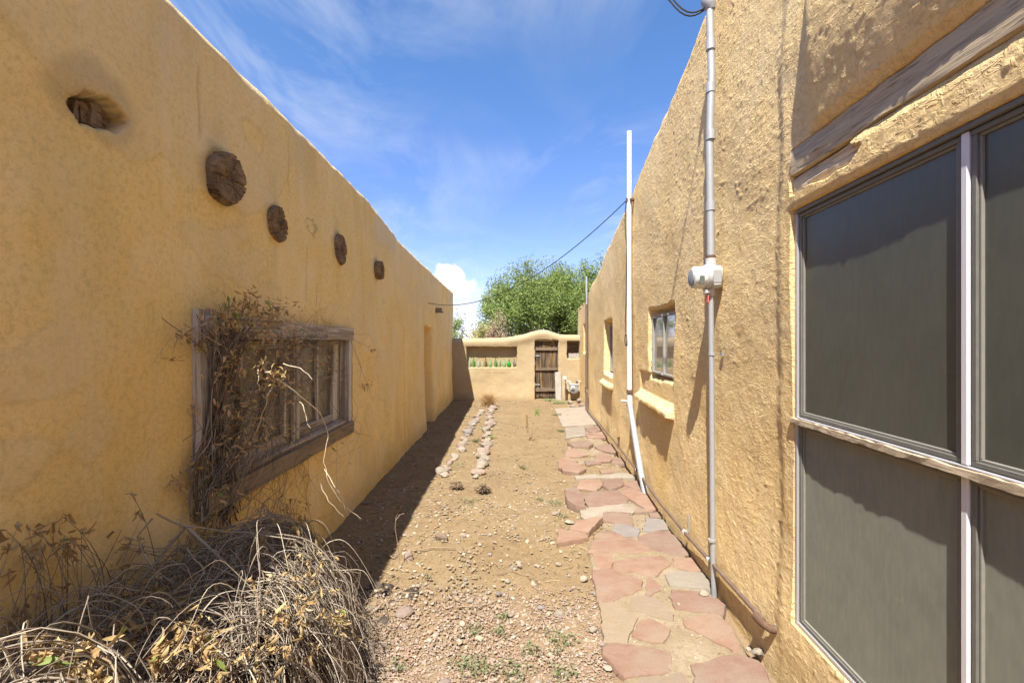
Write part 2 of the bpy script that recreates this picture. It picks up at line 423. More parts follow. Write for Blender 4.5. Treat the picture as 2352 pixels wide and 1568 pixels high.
def wood(name, a, b, dark, along='z', paint=None, paint_amt=0.0, grain=26.0):
    m, k, p = mat(name); g = geo_pos(k)
    sc = {'x': (1.2, grain, grain), 'y': (grain, 1.2, grain), 'z': (grain, grain, 1.2)}[along]
    rnd = k.add('ShaderNodeObjectInfo').outputs['Random']
    off = k.add('ShaderNodeCombineXYZ', ins={0: k.math('MULTIPLY', rnd, 9.0), 1: k.math('MULTIPLY', rnd, 5.0), 2: k.math('MULTIPLY', rnd, 7.0)}).outputs[0]
    gg = k.vmath('ADD', g, off).outputs[0]
    n1 = k.noise(k.mapping(gg, scale=sc), 1.0, 6, 0.65, 0.9)
    n2 = k.noise(k.mapping(gg, scale=tuple(v * 3.2 for v in sc)), 1.0, 4, 0.6, 0.4)
    c = k.mix(k.ramp(n1, [(0.32, 0.0), (0.66, 1.0)]), a, b)
    c = k.mix(k.math('MULTIPLY', k.ramp(n2, [(0.30, 1.0), (0.48, 0.0)]), 0.85), c, dark)
    if paint:
        n3 = k.noise(k.mapping(gg, scale=tuple(v * 0.6 for v in sc)), 1.0, 7, 0.7, 0.5)
        c = k.mix(k.ramp(n3, [(0.5 - paint_amt * .25, 0.0), (0.56 - paint_amt * .25, 1.0)]), c, paint)
    hsv = k.add('ShaderNodeHueSaturation', ins={'Color': c, 'Value': k.math('ADD', 0.8, k.math('MULTIPLY', rnd, 0.4))})
    k.link(hsv.outputs[0], p.inputs['Base Color']); setp(p, rough=0.85, spec=0.2)
    q = bump(k, p, n1, 0.4, 0.008); bump(k, p, n2, 0.5, 0.003, q)
    return m
M_lintel = wood('weathered_beam', (0.46, 0.35, 0.225), (0.60, 0.49, 0.34), (0.14, 0.10, 0.065), 'y', grain=38)
M_frame_y = wood('peeling_wood_long', (0.23, 0.18, 0.125), (0.33, 0.265, 0.19), (0.09, 0.07, 0.05), 'y', (0.44, 0.39, 0.33), 0.05, 34)
M_frame_z = wood('peeling_wood_tall', (0.22, 0.175, 0.13), (0.32, 0.265, 0.21), (0.09, 0.07, 0.05), 'z', (0.48, 0.44, 0.39), 0.14, 34)
M_sill_y = wood('bare_dark_sill', (0.17, 0.13, 0.09), (0.25, 0.19, 0.13), (0.08, 0.06, 0.04), 'y', grain=34)
M_rail = wood('splintered_rail', (0.27, 0.20, 0.13), (0.42, 0.34, 0.245), (0.12, 0.085, 0.05), 'y', grain=60)
M_board = wood('silver_board', (0.27, 0.24, 0.205), (0.33, 0.30, 0.26), (0.16, 0.135, 0.11), 'z', grain=20)
M_batten = wood('gate_batten', (0.14, 0.10, 0.066), (0.23, 0.17, 0.115), (0.04, 0.03, 0.02), 'x', grain=24)
def gate_wood():
    m, k, p = mat('burnt_gate_plank'); g = geo_pos(k)
    rnd = k.add('ShaderNodeObjectInfo').outputs['Random']
    off = k.add('ShaderNodeCombineXYZ', ins={0: k.math('MULTIPLY', rnd, 9.0), 2: k.math('MULTIPLY', rnd, 7.0)}).outputs[0]
    gg = k.vmath('ADD', g, off).outputs[0]
    n1 = k.noise(k.mapping(gg, scale=(17, 17, 1.3)), 1.0, 6, 0.65, 0.9)
    n2 = k.noise(k.mapping(gg, scale=(40, 40, 2.2)), 1.0, 4, 0.6, 0.5)
    c = k.ramp(n1, [(0.34, (0.022, 0.017, 0.013)), (0.50, (0.075, 0.05, 0.03)), (0.60, (0.20, 0.115, 0.045)), (0.72, (0.36, 0.23, 0.10))])
    c = k.mix(k.math('MULTIPLY', k.ramp(n2, [(0.50, 0.0), (0.66, 1.0)]), 0.5), c, (0.17, 0.15, 0.13))
    k.link(c, p.inputs['Base Color']); setp(p, rough=0.8, spec=0.2)
    bump(k, p, n1, 0.5, 0.01)
    return m
M_gate = gate_wood()

def viga_mat():
    m, k, p = mat('log_end'); o = obj_co(k)
    rnd = k.add('ShaderNodeObjectInfo').outputs['Random']
    sep = k.add('ShaderNodeSeparateXYZ', ins={'Vector': o})
    rad = k.math('SQRT', k.math('ADD', k.math('POWER', sep.outputs[1], 2.0), k.math('POWER', sep.outputs[2], 2.0)))
    n0 = k.noise(o, 9.0, 5, 0.65, 0.4)
    rings = k.math('SINE', k.math('ADD', k.math('MULTIPLY', rad, 420.0), k.math('MULTIPLY', n0, 16.0)))
    gr = k.noise(k.mapping(o, scale=(1.2, 9.0, 75.0)), 1.0, 5, 0.65, 0.6)
    c = k.mix(k.ramp(n0, [(0.35, 0.0), (0.65, 1.0)]), (0.15, 0.10, 0.06), (0.34, 0.23, 0.135))
    c = k.mix(k.math('MULTIPLY', k.ramp(rings, [(0.2, 1.0), (0.8, 0.0)]), 0.28), c, (0.05, 0.034, 0.022))
    c = k.mix(k.math('MULTIPLY', k.ramp(gr, [(0.32, 1.0), (0.46, 0.0)]), 0.9), c, (0.028, 0.02, 0.014))
    c = k.mix(k.math('MULTIPLY', k.ramp(gr, [(0.60, 0.0), (0.76, 1.0)]), 0.55), c, (0.33, 0.26, 0.18))
    k.link(c, p.inputs['Base Color']); setp(p, rough=0.9, spec=0.15)
    q = bump(k, p, gr, 0.8, 0.012); bump(k, p, n0, 0.5, 0.015, q)
    return m
M_viga = viga_mat()

def metal(name, col, rough, met=1.0, dirt=(0.3, 0.27, 0.22), amt=0.4, sc=30.0):
    m, k, p = mat(name); g = geo_pos(k)
    n = k.noise(g, sc, 5, 0.65)
    c = k.mix(k.math('MULTIPLY', k.ramp(n, [(0.45, 0.0), (0.75, 1.0)]), amt), col, dirt)
    k.link(c, p.inputs['Base Color']); setp(p, metal=met)
    k.link(k.math('ADD', rough, k.math('MULTIPLY', n, 0.25)), p.inputs['Roughness'])
    bump(k, p, n, 0.08, 0.002); return m
M_galv = metal('galvanised_conduit', (0.34, 0.345, 0.35), 0.45, 0.3, (0.27, 0.25, 0.23), 0.5)
M_alu = metal('aluminium_frame', (0.46, 0.45, 0.46), 0.34, 0.45, (0.40, 0.37, 0.36), 0.35, 18)
M_smallframe = metal('dull_window_frame', (0.26, 0.245, 0.22), 0.5, 0.1, (0.34, 0.30, 0.24), 0.5, 20)
M_mullion = metal('white_mullion', (0.62, 0.60, 0.62), 0.35, 0.1, (0.56, 0.52, 0.5), 0.3, 14)
M_dkframe = metal('dark_window_frame', (0.13, 0.125, 0.11), 0.45, 0.1, (0.20, 0.18, 0.15), 0.5, 22)
M_screenframe = metal('screen_spline', (0.20, 0.185, 0.155), 0.5, 0.1, (0.28, 0.25, 0.2), 0.4, 30)
M_pvc = metal('white_pvc', (0.66, 0.65, 0.62), 0.45, 0.0, (0.62, 0.56, 0.46), 0.18, 8)
M_meter = metal('grey_meter_can', (0.44, 0.435, 0.415), 0.42, 0.1, (0.46, 0.42, 0.36), 0.35, 20)
M_meterw = metal('white_meter_body', (0.62, 0.605, 0.565), 0.35, 0.0, (0.62, 0.57, 0.48), 0.25, 20)
M_gasm = metal('gas_meter_grey', (0.24, 0.25, 0.265), 0.5, 0.1, (0.30, 0.28, 0.25), 0.5, 14)
M_dial = metal('dark_dial', (0.09, 0.10, 0.09), 0.3, 0.0, (0.15, 0.15, 0.13), 0.4, 30)
M_brown = metal('brown_painted_pipe', (0.13, 0.085, 0.062), 0.5, 0.1, (0.22, 0.16, 0.12), 0.6, 24)
M_rust = metal('rusty_pipe', (0.11, 0.06, 0.036), 0.75, 0.2, (0.19, 0.12, 0.07), 0.6, 40)
M_cream = metal('cream_gas_pipe', (0.66, 0.55, 0.40), 0.55, 0.0, (0.40, 0.30, 0.2), 0.5, 24)
M_black = metal('black_cable', (0.02, 0.02, 0.021), 0.6, 0.0, (0.05, 0.05, 0.05), 0.3)
M_red = metal('red_tag', (0.62, 0.085, 0.05), 0.5, 0.0, (0.72, 0.32, 0.25), 0.5, 60)
M_whitebit = metal('white_strap', (0.42, 0.41, 0.40), 0.5, 0.0)

def screen_mat(name, a, b, rough, spec, wsc=620.0, gloss=0.0):
    m, k, p = mat(name); g = geo_pos(k)
    n = k.noise(g, 3.0, 5, 0.6, 0.6); n2 = k.noise(k.mapping(g, scale=(60, 60, 14)), 1.0, 3, 0.5); n4 = k.noise(g, 14.0, 5, 0.7, 0.4)
    c = k.mix(k.ramp(n, [(0.35, 0.0), (0.7, 1.0)]), a, b)
    sep = k.add('ShaderNodeSeparateXYZ', ins={'Vector': g})
    wv = k.math('MULTIPLY', k.math('SINE', k.math('MULTIPLY', sep.outputs[1], wsc)), k.math('SINE', k.math('MULTIPLY', sep.outputs[2], wsc)))
    c = k.mix(k.math('MULTIPLY', k.ramp(wv, [(0.0, 1.0), (0.6, 0.0)]), 0.0), c, (a[0] * .45, a[1] * .45, a[2] * .45))
    c = k.mix(k.math('MULTIPLY', k.ramp(n2, [(0.4, 0.0), (0.7, 1.0)]), 0.30), c, (b[0] * 1.25, b[1] * 1.25, b[2] * 1.2))
    c = k.mix(k.math('MULTIPLY', k.ramp(n4, [(0.60, 0.0), (0.80, 1.0)]), 0.35), c, (b[0] * 1.6, b[1] * 1.5, b[2] * 1.35))
    k.link(c, p.inputs['Base Color']); setp(p, rough=rough, spec=spec)
    bump(k, p, n4, 0.05, 0.004)
    if gloss:
        gl = k.add('ShaderNodeBsdfGlossy', ins={'Color': (0.80, 0.83, 0.78, 1), 'Roughness': 0.22})
        ms = k.add('ShaderNodeMixShader', ins={0: gloss, 1: p.outputs[0], 2: gl.outputs[0]}); k.link(ms.outputs[0], k.n.get('Material Output').inputs[0])
    return m
M_scr_up = screen_mat('screen_behind_glass', (0.064, 0.068, 0.056), (0.078, 0.081, 0.067), 0.45, 0.2, gloss=0.045)
M_scr_lo = screen_mat('dusty_window_screen', (0.19, 0.190, 0.155), (0.235, 0.230, 0.188), 0.75, 0.12)

def glass_dark(name, col, rough, grime, gamt):
    m, k, p = mat(name); g = geo_pos(k)
    n = k.noise(g, 7.0, 6, 0.7, 0.8)
    c = k.mix(k.math('MULTIPLY', k.ramp(n, [(0.40, 0.0), (0.72, 1.0)]), gamt), col, grime)
    k.link(c, p.inputs['Base Color']); setp(p, spec=0.9)
    k.link(k.math('ADD', rough, k.math('MULTIPLY', n, gamt * 0.4)), p.inputs['Roughness'])
    return m
M_pane_old = glass_dark('grimy_old_pane', (0.075, 0.065, 0.05), 0.16, (0.33, 0.27, 0.195), 0.85)
def mirror_pane():
    m, k, p = mat('reflecting_pane'); g = geo_pos(k)
    n = k.noise(g, 5.0, 4, 0.6)
    out = k.n.get('Material Output')
    setp(p, color=(0.22, 0.18, 0.125), rough=0.35, spec=0.4)
    gl = k.add('ShaderNodeBsdfGlossy', ins={'Color': (0.80, 0.80, 0.80, 1), 'Roughness': 0.03})
    b = k.add('ShaderNodeBump', ins={'Strength': 0.03, 'Distance': 0.01, 'Height': n}); k.link(b.outputs[0], gl.inputs['Normal'])
    ms = k.add('ShaderNodeMixShader', ins={0: 0.42, 1: p.outputs[0], 2: gl.outputs[0]})
    k.link(ms.outputs[0], out.inputs[0]); return m
M_pane_mirror = mirror_pane()
def bottle_glass(name, col, body=0.25):
    m, k, p = mat(name); out = k.n.get('Material Output')
    setp(p, color=col, rough=0.3, spec=0.5)
    tr = k.add('ShaderNodeBsdfTransparent', ins={'Color': (*[min(1, c * 1.5 + .08) for c in col], 1)})
    gl = k.add('ShaderNodeBsdfGlossy', ins={'Color': (1, 1, 1, 1), 'Roughness': 0.08})
    fr = k.add('ShaderNodeLayerWeight', ins={'Blend': 0.35})
    a = k.add('ShaderNodeMixShader', ins={0: body, 1: tr.outputs[0], 2: p.outputs[0]})
    b = k.add('ShaderNodeMixShader', ins={0: k.math('MULTIPLY', fr.outputs['Fresnel'], 0.7), 1: a.outputs[0], 2: gl.outputs[0]})
    k.link(b.outputs[0], out.inputs[0]); return m

# ------------------------------------------------------------------ the ground: one sheet to the horizon
def build_ground():
    xs = lines([(-400, -20, 60), (-20, -2.2, 3), (-2.2, 2.4, 0.03), (2.4, 20, 3), (20, 401, 60)])
    ys = lines([(-60, -4, 8), (-4, 0.6, 0.2), (0.6, 6, 0.022), (6, 13.2, 0.05), (13.2, 40, 3), (40, 600, 80)])
    X, Y = np.meshgrid(xs, ys, indexing='ij')
    inn = sstep(-2.2, -1.4, X) * (1 - sstep(1.9, 2.3, X)) * sstep(-2, 0.5, Y) * (1 - sstep(12.8, 13.2, Y))
    Z = (0.012 * fbm(X * 1.3, Y * 1.3, 3, 5) + 0.006 * fbm(X * 7, Y * 7, 3, 9) + 0.004 * vn(X * 28, Y * 28, 3)) * inn - 0.006
    # the bed between the two rows of edging stones lies a little hollow
    Z -= 0.015 * np.exp(-((X + 0.48) / 0.16) ** 2) * sstep(5.0, 5.6, Y) * (1 - sstep(11.5, 12.3, Y))
    # trodden trough beside the house foot
    Z -= 0.03 * np.exp(-((X - (1.16 + 0.057 * Y - 0.05)) / 0.05) ** 2) * inn
    V = np.stack([X, Y, Z], -1).reshape(-1, 3)
    o = new_obj('ground', np_mesh('ground', V, grid_faces(len(xs), len(ys))), M_ground)
    tag(o, 'bare tan earth strewn with pebbles between the two adobe walls', 'ground', kind='structure')
build_ground()

# left edge of the mortared path as it runs away from the camera
_EDGE = [z4(*p)[:2] for p in ((640, 1640), (560, 1560), (500, 1420), (470, 1160), (430, 980), (400, 830), (470, 720), (385, 670), (380, 600), (350, 500), (330, 470), (255, 430), (290, 340), (300, 270), (285, 205), (260, 170), (230, 105))]
_EDGE = sorted([(b, a) for a, b in _EDGE]); _EDGE = [(0.3, 0.30)] + _EDGE
_EY = np.array([e[0] for e in _EDGE]); _EX = np.array([e[1] for e in _EDGE])
def path_edge(y): return np.interp(y, _EY, _EX)

def build_path():
    ys = lines([(0.4, 5.0, 0.02), (5.0, 9.6, 0.04)]); n = len(ys); m = 60
    le = path_edge(ys) + 0.025 * fbm(ys * 4, ys * 0 + 2, 3, 4)
    re = 1.16 + 0.057 * ys - 0.075 + 0.03 * fbm(ys * 3, ys * 0 + 7, 3, 8)
    t = np.linspace(0, 1, m)[None, :]
    X = le[:, None] + (re - le)[:, None] * t; Y = np.repeat(ys[:, None], m, 1)
    Z = 0.015 + 0.004 * fbm(X * 6, Y * 6, 3, 2) + 0.003 * vn(X * 30, Y * 30, 6)
    far = sstep(3.6, 4.4, Y) * (1 - sstep(8.6, 8.9, Y))
    Z -= far * (0.021 + 0.012 * fbm(X * 4, Y * 4, 3, 12))
    ed = np.minimum(t, 1 - t) * (re - le)[:, None]
    Z -= 0.045 * (1 - sstep(0.0, 0.03, ed))
    V = np.stack([X, Y, Z], -1).reshape(-1, 3)
    o = new_obj('path', np_mesh('path', V, grid_faces(n, m, True)), M_mortar)
    tag(o, 'tan mortar bed of the flagstone path along the rough sunlit house', 'path', kind='structure')
    return o
path = build_path()

FLAGS = [  # outline in enlarged-photo coordinates, colour, lift, tilt
    ([(965,1490),(1195,1430),(1310,1470),(1360,1568),(1400,1660),(1010,1680)],'r'), ([(495,1400),(560,1375),(830,1415),(845,1515),(780,1535),(610,1550),(560,1500),(500,1435)],'r'),
    ([(700,1568),(900,1545),(960,1640),(720,1690),(620,1640)],'t'), ([(470,1160),(560,1165),(660,1240),(610,1360),(495,1355)],'t'),
    ([(685,1255),(740,1245),(835,1300),(800,1365),(700,1355),(650,1330)],'r'), ([(925,1245),(1080,1215),(1150,1270),(1190,1340),(1210,1400),(1170,1405),(1050,1340),(940,1290)],'r'),
    ([(640,1125),(760,1125),(850,1210),(850,1245),(770,1230),(645,1190)],'t'), ([(860,1085),(990,1095),(1100,1140),(1130,1165),(1115,1215),(960,1195),(880,1185),(845,1120)],'r'),
    ([(435,980),(520,970),(690,1035),(685,1080),(540,1142),(455,1138)],'r'), ([(735,1020),(765,1040),(788,1085),(735,1115),(713,1105),(720,1050)],'r'),
    ([(825,1005),(900,985),(1020,995),(1060,1030),(1050,1075),(930,1070),(850,1062)],'p'), ([(555,935),(640,920),(790,905),(840,940),(760,1010),(640,985),(550,980)],'r'),
    ([(430,890),(528,895),(525,965),(460,965)],'r'), ([(862,918),(960,915),(1015,975),(960,988),(865,960)],'r'),
    ([(410,880),(450,790),(510,765),(600,790),(700,830),(740,875),(660,885),(430,885)],'r'), ([(680,800),(770,770),(830,765),(905,830),(940,890),(860,898),(740,865),(690,825)],'r'),
    ([(535,765),(555,725),(640,745),(680,765),(670,795),(600,797)],'g'), ([(490,665),(625,675),(645,740),(550,725),(485,705)],'r'),
    ([(390,650),(600,625),(650,650),(620,672),(490,660),(478,705),(430,705),(385,680)],'p'), ([(320,768),(350,735),(465,712),(475,720),(410,785)],'r',.03,.05),
    ([(250,765),(318,773),(395,795),(395,808),(245,838)],'r',.01), ([(290,600),(375,595),(388,650),(340,650),(300,630)],'r',.05,.12),
    ([(370,580),(440,550),(560,545),(620,580),(610,610),(520,640),(420,640),(400,615)],'r'), ([(580,560),(610,530),(740,575),(775,640),(720,655),(640,600)],'r'),
    ([(350,535),(365,490),(470,485),(480,520),(450,545)],'r'), ([(495,490),(585,485),(590,520),(530,545),(490,525)],'r'), ([(595,510),(680,495),(700,550),(640,535)],'r'),
    ([(640,640),(760,652),(740,662),(660,665)],'r'), ([(735,670),(800,665),(800,690),(740,695)],'r'), ([(285,545),(330,530),(352,545),(368,565),(310,565)],'r'),
    ([(340,470),(440,460),(480,478),(350,485)],'p'), ([(485,466),(600,455),(640,465),(680,480),(490,483)],'p'), ([(250,390),(285,370),(345,395),(262,433),(250,425)],'r',.01),
    ([(268,437),(330,402),(390,440),(355,460),(275,450)],'r',.03,.06), ([(470,440),(530,435),(540,452),(480,457)],'r'), ([(290,335),(330,320),(400,355),(360,365),(285,365)],'r'),
    ([(390,387),(440,385),(475,402),(400,412)],'r'), ([(445,360),(480,345),(540,375),(520,390),(445,390)],'r'), ([(545,380),(600,365),(620,400),(535,400)],'r'),
    ([(445,310),(540,295),(590,330),(540,345),(460,325)],'r'), ([(300,300),(400,290),(430,305),(410,320),(330,315)],'r',.03,.04), ([(395,210),(460,200),(495,215),(440,235),(400,225)],'r'),
    ([(390,245),(480,232),(525,260),(410,262)],'r'), ([(230,105),(400,95),(440,140),(470,190),(270,200),(250,150)],'p'), ([(285,210),(385,205),(392,250),(290,265)],'p'),
    ([(700,768),(722,700),(815,712),(830,760)],'g'),
]
def flagstone(poly, col, lift=0.0, tilt=0.0):
    pts = [Vector(z4(*p)) for p in poly]
    ar = sum(pts[i].x * pts[(i + 1) % len(pts)].y - pts[(i + 1) % len(pts)].x * pts[i].y for i in range(len(pts)))
    if ar < 0: pts.reverse()
    fine = []
    for i, a in enumerate(pts):
        b = pts[(i + 1) % len(pts)]; n = max(1, int((b - a).length / 0.035))
        nrm = Vector((-(b - a).y, (b - a).x, 0)).normalized()
        for j in range(n):
            q = a.lerp(b, j / n)
            if j: q += nrm * random.uniform(-0.008, 0.008)
            fine.append(q)
    c = sum(fine, Vector()) / len(fine); n = len(fine)
    gr = 1 + .009 / max(.05, min((q - c).length for q in fine)); fine = [c + (q - c) * gr for q in fine]
    top = 0.022 + lift + random.uniform(-.003, .003)
    ta = random.uniform(0, 6.28); tx, ty = math.cos(ta) * (tilt + .006), (math.sin(ta) * .3 - .7) * (tilt + .006) if tilt else math.sin(ta) * .006
    zt = lambda p: top - (p.x - c.x) * tx - (p.y - c.y) * ty
    mb = MB()
    rings = [(1.0, -0.03 + lift * .6), (1.0, None, -0.007), (0.965, None, 0.0), (0.55, None, 0.002)]
    for rg in rings:
        for p in fine:
            q = c + (p - c) * rg[0]
            z = rg[1] if rg[1] is not None else zt(q) + rg[2] + random.uniform(-.001, .001)
            mb.v.append((q.x, q.y, z))
    for r_ in range(len(rings) - 1):
        for i in range(n):
            j = (i + 1) % n; mb.f.append((r_ * n + i, r_ * n + j, r_ * n + n + j, r_ * n + n + i))
    mb.v.append((c.x, c.y, zt(c) + .002)); last = len(mb.v) - 1; r3 = (len(rings) - 1) * n
    for i in range(n): mb.f.append((r3 + i, r3 + (i + 1) % n, last))
    mb.build('flagstone', {'r': M_flag, 't': M_flag_tan, 'g': M_flag_grey, 'p': M_rock_pale}[col], path, smooth=True)
for f in FLAGS: flagstone(*f)

# ------------------------------------------------------------------ the west house (shaded wall with the old window)
W_TOP_Y = np.array([-4, 2.1, 4.97, 5.6, 6.3, 7.0, 9.0, 12.4, 13.2]); W_TOP_Z = np.array([3.19, 3.19, 3.19, 3.13, 3.08, 3.04, 3.02, 3.01, 3.0])
VIGAS = [(2.369, 2.448, .135, .060), (2.919, 2.354, .105, .045), (4.01, 2.41, .125, .045), (5.25, 2.42, .105, .060)]
HOLE = (1.672, 2.438)
def build_west():
    root = empty('adobe_house', LW(6, 0), 'long ochre adobe house in shade with log ends and an old wooden window', 'house')
    ys = lines([(-4, 0.4, 0.15), (0.4, 5.4, 0.013), (5.4, 9.4, 0.028), (9.4, 12.75, 0.04)], (2.25, 4.22, 8.28, 9.16, 6.53, 6.56), .004)
    zf = lines([(-0.15, 2.72, 0.0145)], (0.85, 1.63, 1.88), .004)
    top = np.interp(ys, W_TOP_Y, W_TOP_Z) + 0.014 * fbm(ys * 1.1, ys * 0, 3, 31) + 0.006 * fbm(ys * 6, ys * 0 + 3, 3, 33)
    r = 0.11; nup, narc = 26, 12
    cols = []
    Yg = np.repeat(ys[:, None], len(zf), 1); Zg = np.repeat(zf[None, :], len(ys), 0)
    t = np.linspace(0, 1, nup + 1)[1:]
    Zu = 2.72 + (top[:, None] - r - 2.72) * t[None, :]
    Y = np.concatenate([Yg, np.repeat(ys[:, None], nup, 1)], 1); Z = np.concatenate([Zg, Zu], 1)
    o = 0.018 * fbm(Y * 0.7, Z * 0.9, 3, 1) + 0.006 * fbm(Y * 3.5, Z * 3.5, 3, 6) + 0.0014 * vn(Y * 32, Z * 32, 7)
    o += 0.05 * (1 - sstep(0.0, 1.2, Z)) * 0.5
    win = rect_mask(Y, Z, 2.25, 4.22, 0.85, 1.63, 0.002)
    o = o * (1 - win) - 0.16 * win
    # the plaster rolls gently round the buried door
    door = rect_mask(Y, Z, 8.28, 9.16, -1, 1.88 + 0.02 * np.sin(Y * 9), 0.012)
    o -= 0.22 * door
    stain = np.zeros_like(Y); pale = np.zeros_like(Y)
    for (vy, vz, vr, vo) in VIGAS:
        d = np.hypot((Y - vy), (Z - vz - .01))
        o += 0.012 * np.exp(-((d - vr - .01) / .03) ** 2)
        stain = np.maximum(stain, 0.55 * (1 - sstep(vr * .9, vr * 1.45, d + .02 * vn(Y * 14, Z * 14, 3))))
        stain = np.maximum(stain, 0.16 * np.exp(-((Y - vy) / (vr * .5)) ** 2) * sstep(vz, vz + .1, Z) * (1 - sstep(vz + .2, vz + .5, Z)))
    # broken log end: ragged hole, grey patched halo
    a, b = Y - HOLE[0], Z - HOLE[1]
    ca, sa = math.cos(-0.20), math.sin(-0.20); u = (a * ca - b * sa) / 0.105; v = (a * sa + b * ca) / 0.062
    hole = np.hypot(u, v) + 0.16 * fbm(Y * 22, Z * 22, 2, 5)
    o -= 0.085 * (1 - sstep(0.85, 1.0, hole))
    hu = np.hypot((a + .01) / 0.21, (b - .035) / 0.155) + 0.10 * fbm(Y * 9, Z * 9, 3, 8)
    halo = 1 - sstep(0.72, 1.05, hu); o += 0.010 * halo * sstep(0.9, 1.15, hole) - 0.006 * sstep(.55, .6, hu) * halo
    stain = np.maximum(stain, 0.42 * halo); stain = np.maximum(stain, 0.95 * (1 - sstep(0.95, 1.12, hole)))
    # faint patch, settlement cracks, loose plaster near the parapet
    d = np.hypot((Y - 3.45) / .10, (Z - 2.47) / .07) + .35 * fbm(Y * 20, Z * 20, 3, 4)
    stain = np.maximum(stain, 0.45 * (1 - sstep(.35, .6, np.abs(d - .75) / .35)))
    def crack(y0, z0, z1, wob, wd, dep, seed, st=.9):
        nonlocal o, stain
        cy = y0 + wob * fbm(Z * 1.6, Z * 0 + seed, 4, seed)
        k_ = np.exp(-((Y - cy) / wd) ** 2) * sstep(z0, z0 + .1, Z) * (1 - sstep(z1 - .1, z1, Z))
        o -= dep * k_; stain = np.maximum(stain, st * k_)
    crack(6.545, -.2, 2.42, 0.012, 0.007, 0.012, 3)
    crack(2.25, 2.55, 3.0, 0.05, 0.010, 0.006, 5, .5)
    crack(3.38, 1.85, 2.35, 0.03, 0.008, 0.004, 9, .3); crack(3.9, 0.0, .8, 0.02, 0.009, 0.004, 13, .4)
    for (cy, c0, c1, wb, wd) in ((1.15, 1.2, 2.2, .10, .008), (4.75, 1.7, 2.9, .08, .008), (7.6, .4, 2.6, .05, .012), (10.6, .2, 2.7, .06, .016), (3.1, 2.6, 3.05, .05, .009), (0.95, 2.5, 3.1, .07, .009)): crack(cy, c0, c1, wb, wd, .003, int(cy * 7), .38)
    rep_ = fbm(Y * .8 + 3, Z * 1.0, 4, 47, .55); edge = np.exp(-((rep_ - .28) / .02) ** 2); pale = np.maximum(pale, .30 * sstep(.27, .30, rep_)); o += .004 * sstep(.26, .30, rep_); stain = np.maximum(stain, .16 * edge)
    stain = np.maximum(stain, .22 * (1 - sstep(.05, .34, Z + .14 * fbm(Y * 6, Z * 3, 3, 29))))
    for (vy, vz, vr, vo) in VIGAS: stain = np.maximum(stain, .20 * np.exp(-((Y - vy + .05 * vn(Z * 3, Y * 0, 4)) / (vr * .42)) ** 2) * (1 - sstep(vz - .1, vz, Z)) * sstep(vz - .75, vz - .1, Z) * (.6 + .4 * vn(Y * 40, Z * 2, 6)))
    cyl = (Y - 5.75) / .55; flap = (1 - sstep(.6, 1.0, np.abs(cyl) + .3 * fbm(Y * 5, Z * 5, 3, 2))) * sstep(2.70, 2.80, Z + .08 * vn(Y * 7, Z * 3, 4))
    pale = np.maximum(pale, .75 * flap); o += .012 * flap
    stain = np.maximum(stain, .22 * sstep(0.0, 1.0, fbm(Y * 3.2, Z * .45, 3, 15) - .15) * sstep(2.5, 3.0, Z))
    stain = np.maximum(stain, .10 * sstep(.1, .9, fbm(Y * 2.0, Z * 1.3, 4, 25)))
    stain = np.maximum(stain, .30 * rect_mask(Y, Z, 2.1, 4.4, 1.66, 1.80, .06) * (.5 + .5 * vn(Y * 9, Z * 9, 8)))
    # parapet roll, roof and back
    o_top = o[:, -1]
    ang = np.linspace(0, math.pi / 2, narc + 1)[1:]
    Yt = np.repeat(ys[:, None], narc, 1)
    Ot = o_top[:, None] - r * (1 - np.cos(ang))[None, :] * 1.6 + .004 * vn(Yt * 9, ang[None, :] * 3 + Yt * 0, 9)
    Zt = (top - r)[:, None] + r * np.sin(ang)[None, :]
    ext_o = np.stack([np.full_like(ys, -.45), np.full_like(ys, -.5), np.full_like(ys, -5.0), np.full_like(ys, -5.0)], 1)
    ext_z = np.stack([top + .005, top - .3, top - .35, np.full_like(ys, -.2)], 1)
    Y = np.concatenate([Y, Yt, np.repeat(ys[:, None], 4, 1)], 1); Z = np.concatenate([Z, Zt, ext_z], 1); o = np.concatenate([o, Ot, ext_o], 1)
    pad = lambda A, v: np.concatenate([A, np.full((len(ys), narc + 4), v)], 1)
    stain = pad(stain, .12); pale = pad(pale, .55)
    # far corner rounds off
    cr = sstep(12.5, 12.75, Y); o -= .10 * cr * cr
    V = np.stack([-1.49 - .012 * Y + o, Y + .012 * o, Z], -1)
    n, m = Y.shape
    me = np_mesh('wall', V.reshape(-1, 3), grid_faces(n, m, False), True, {'stain': stain.ravel(), 'pale': pale.ravel()})
    new_obj('wall', me, M_west, root)
    # end wall of the house behind the garden wall
    mb = MB(); mb.fbox(lambda a, b, o: (a, 12.70 + o, b), -6.6, -1.72, -.2, 2.7, 0, .12); mb.build('end_wall', M_west, root)
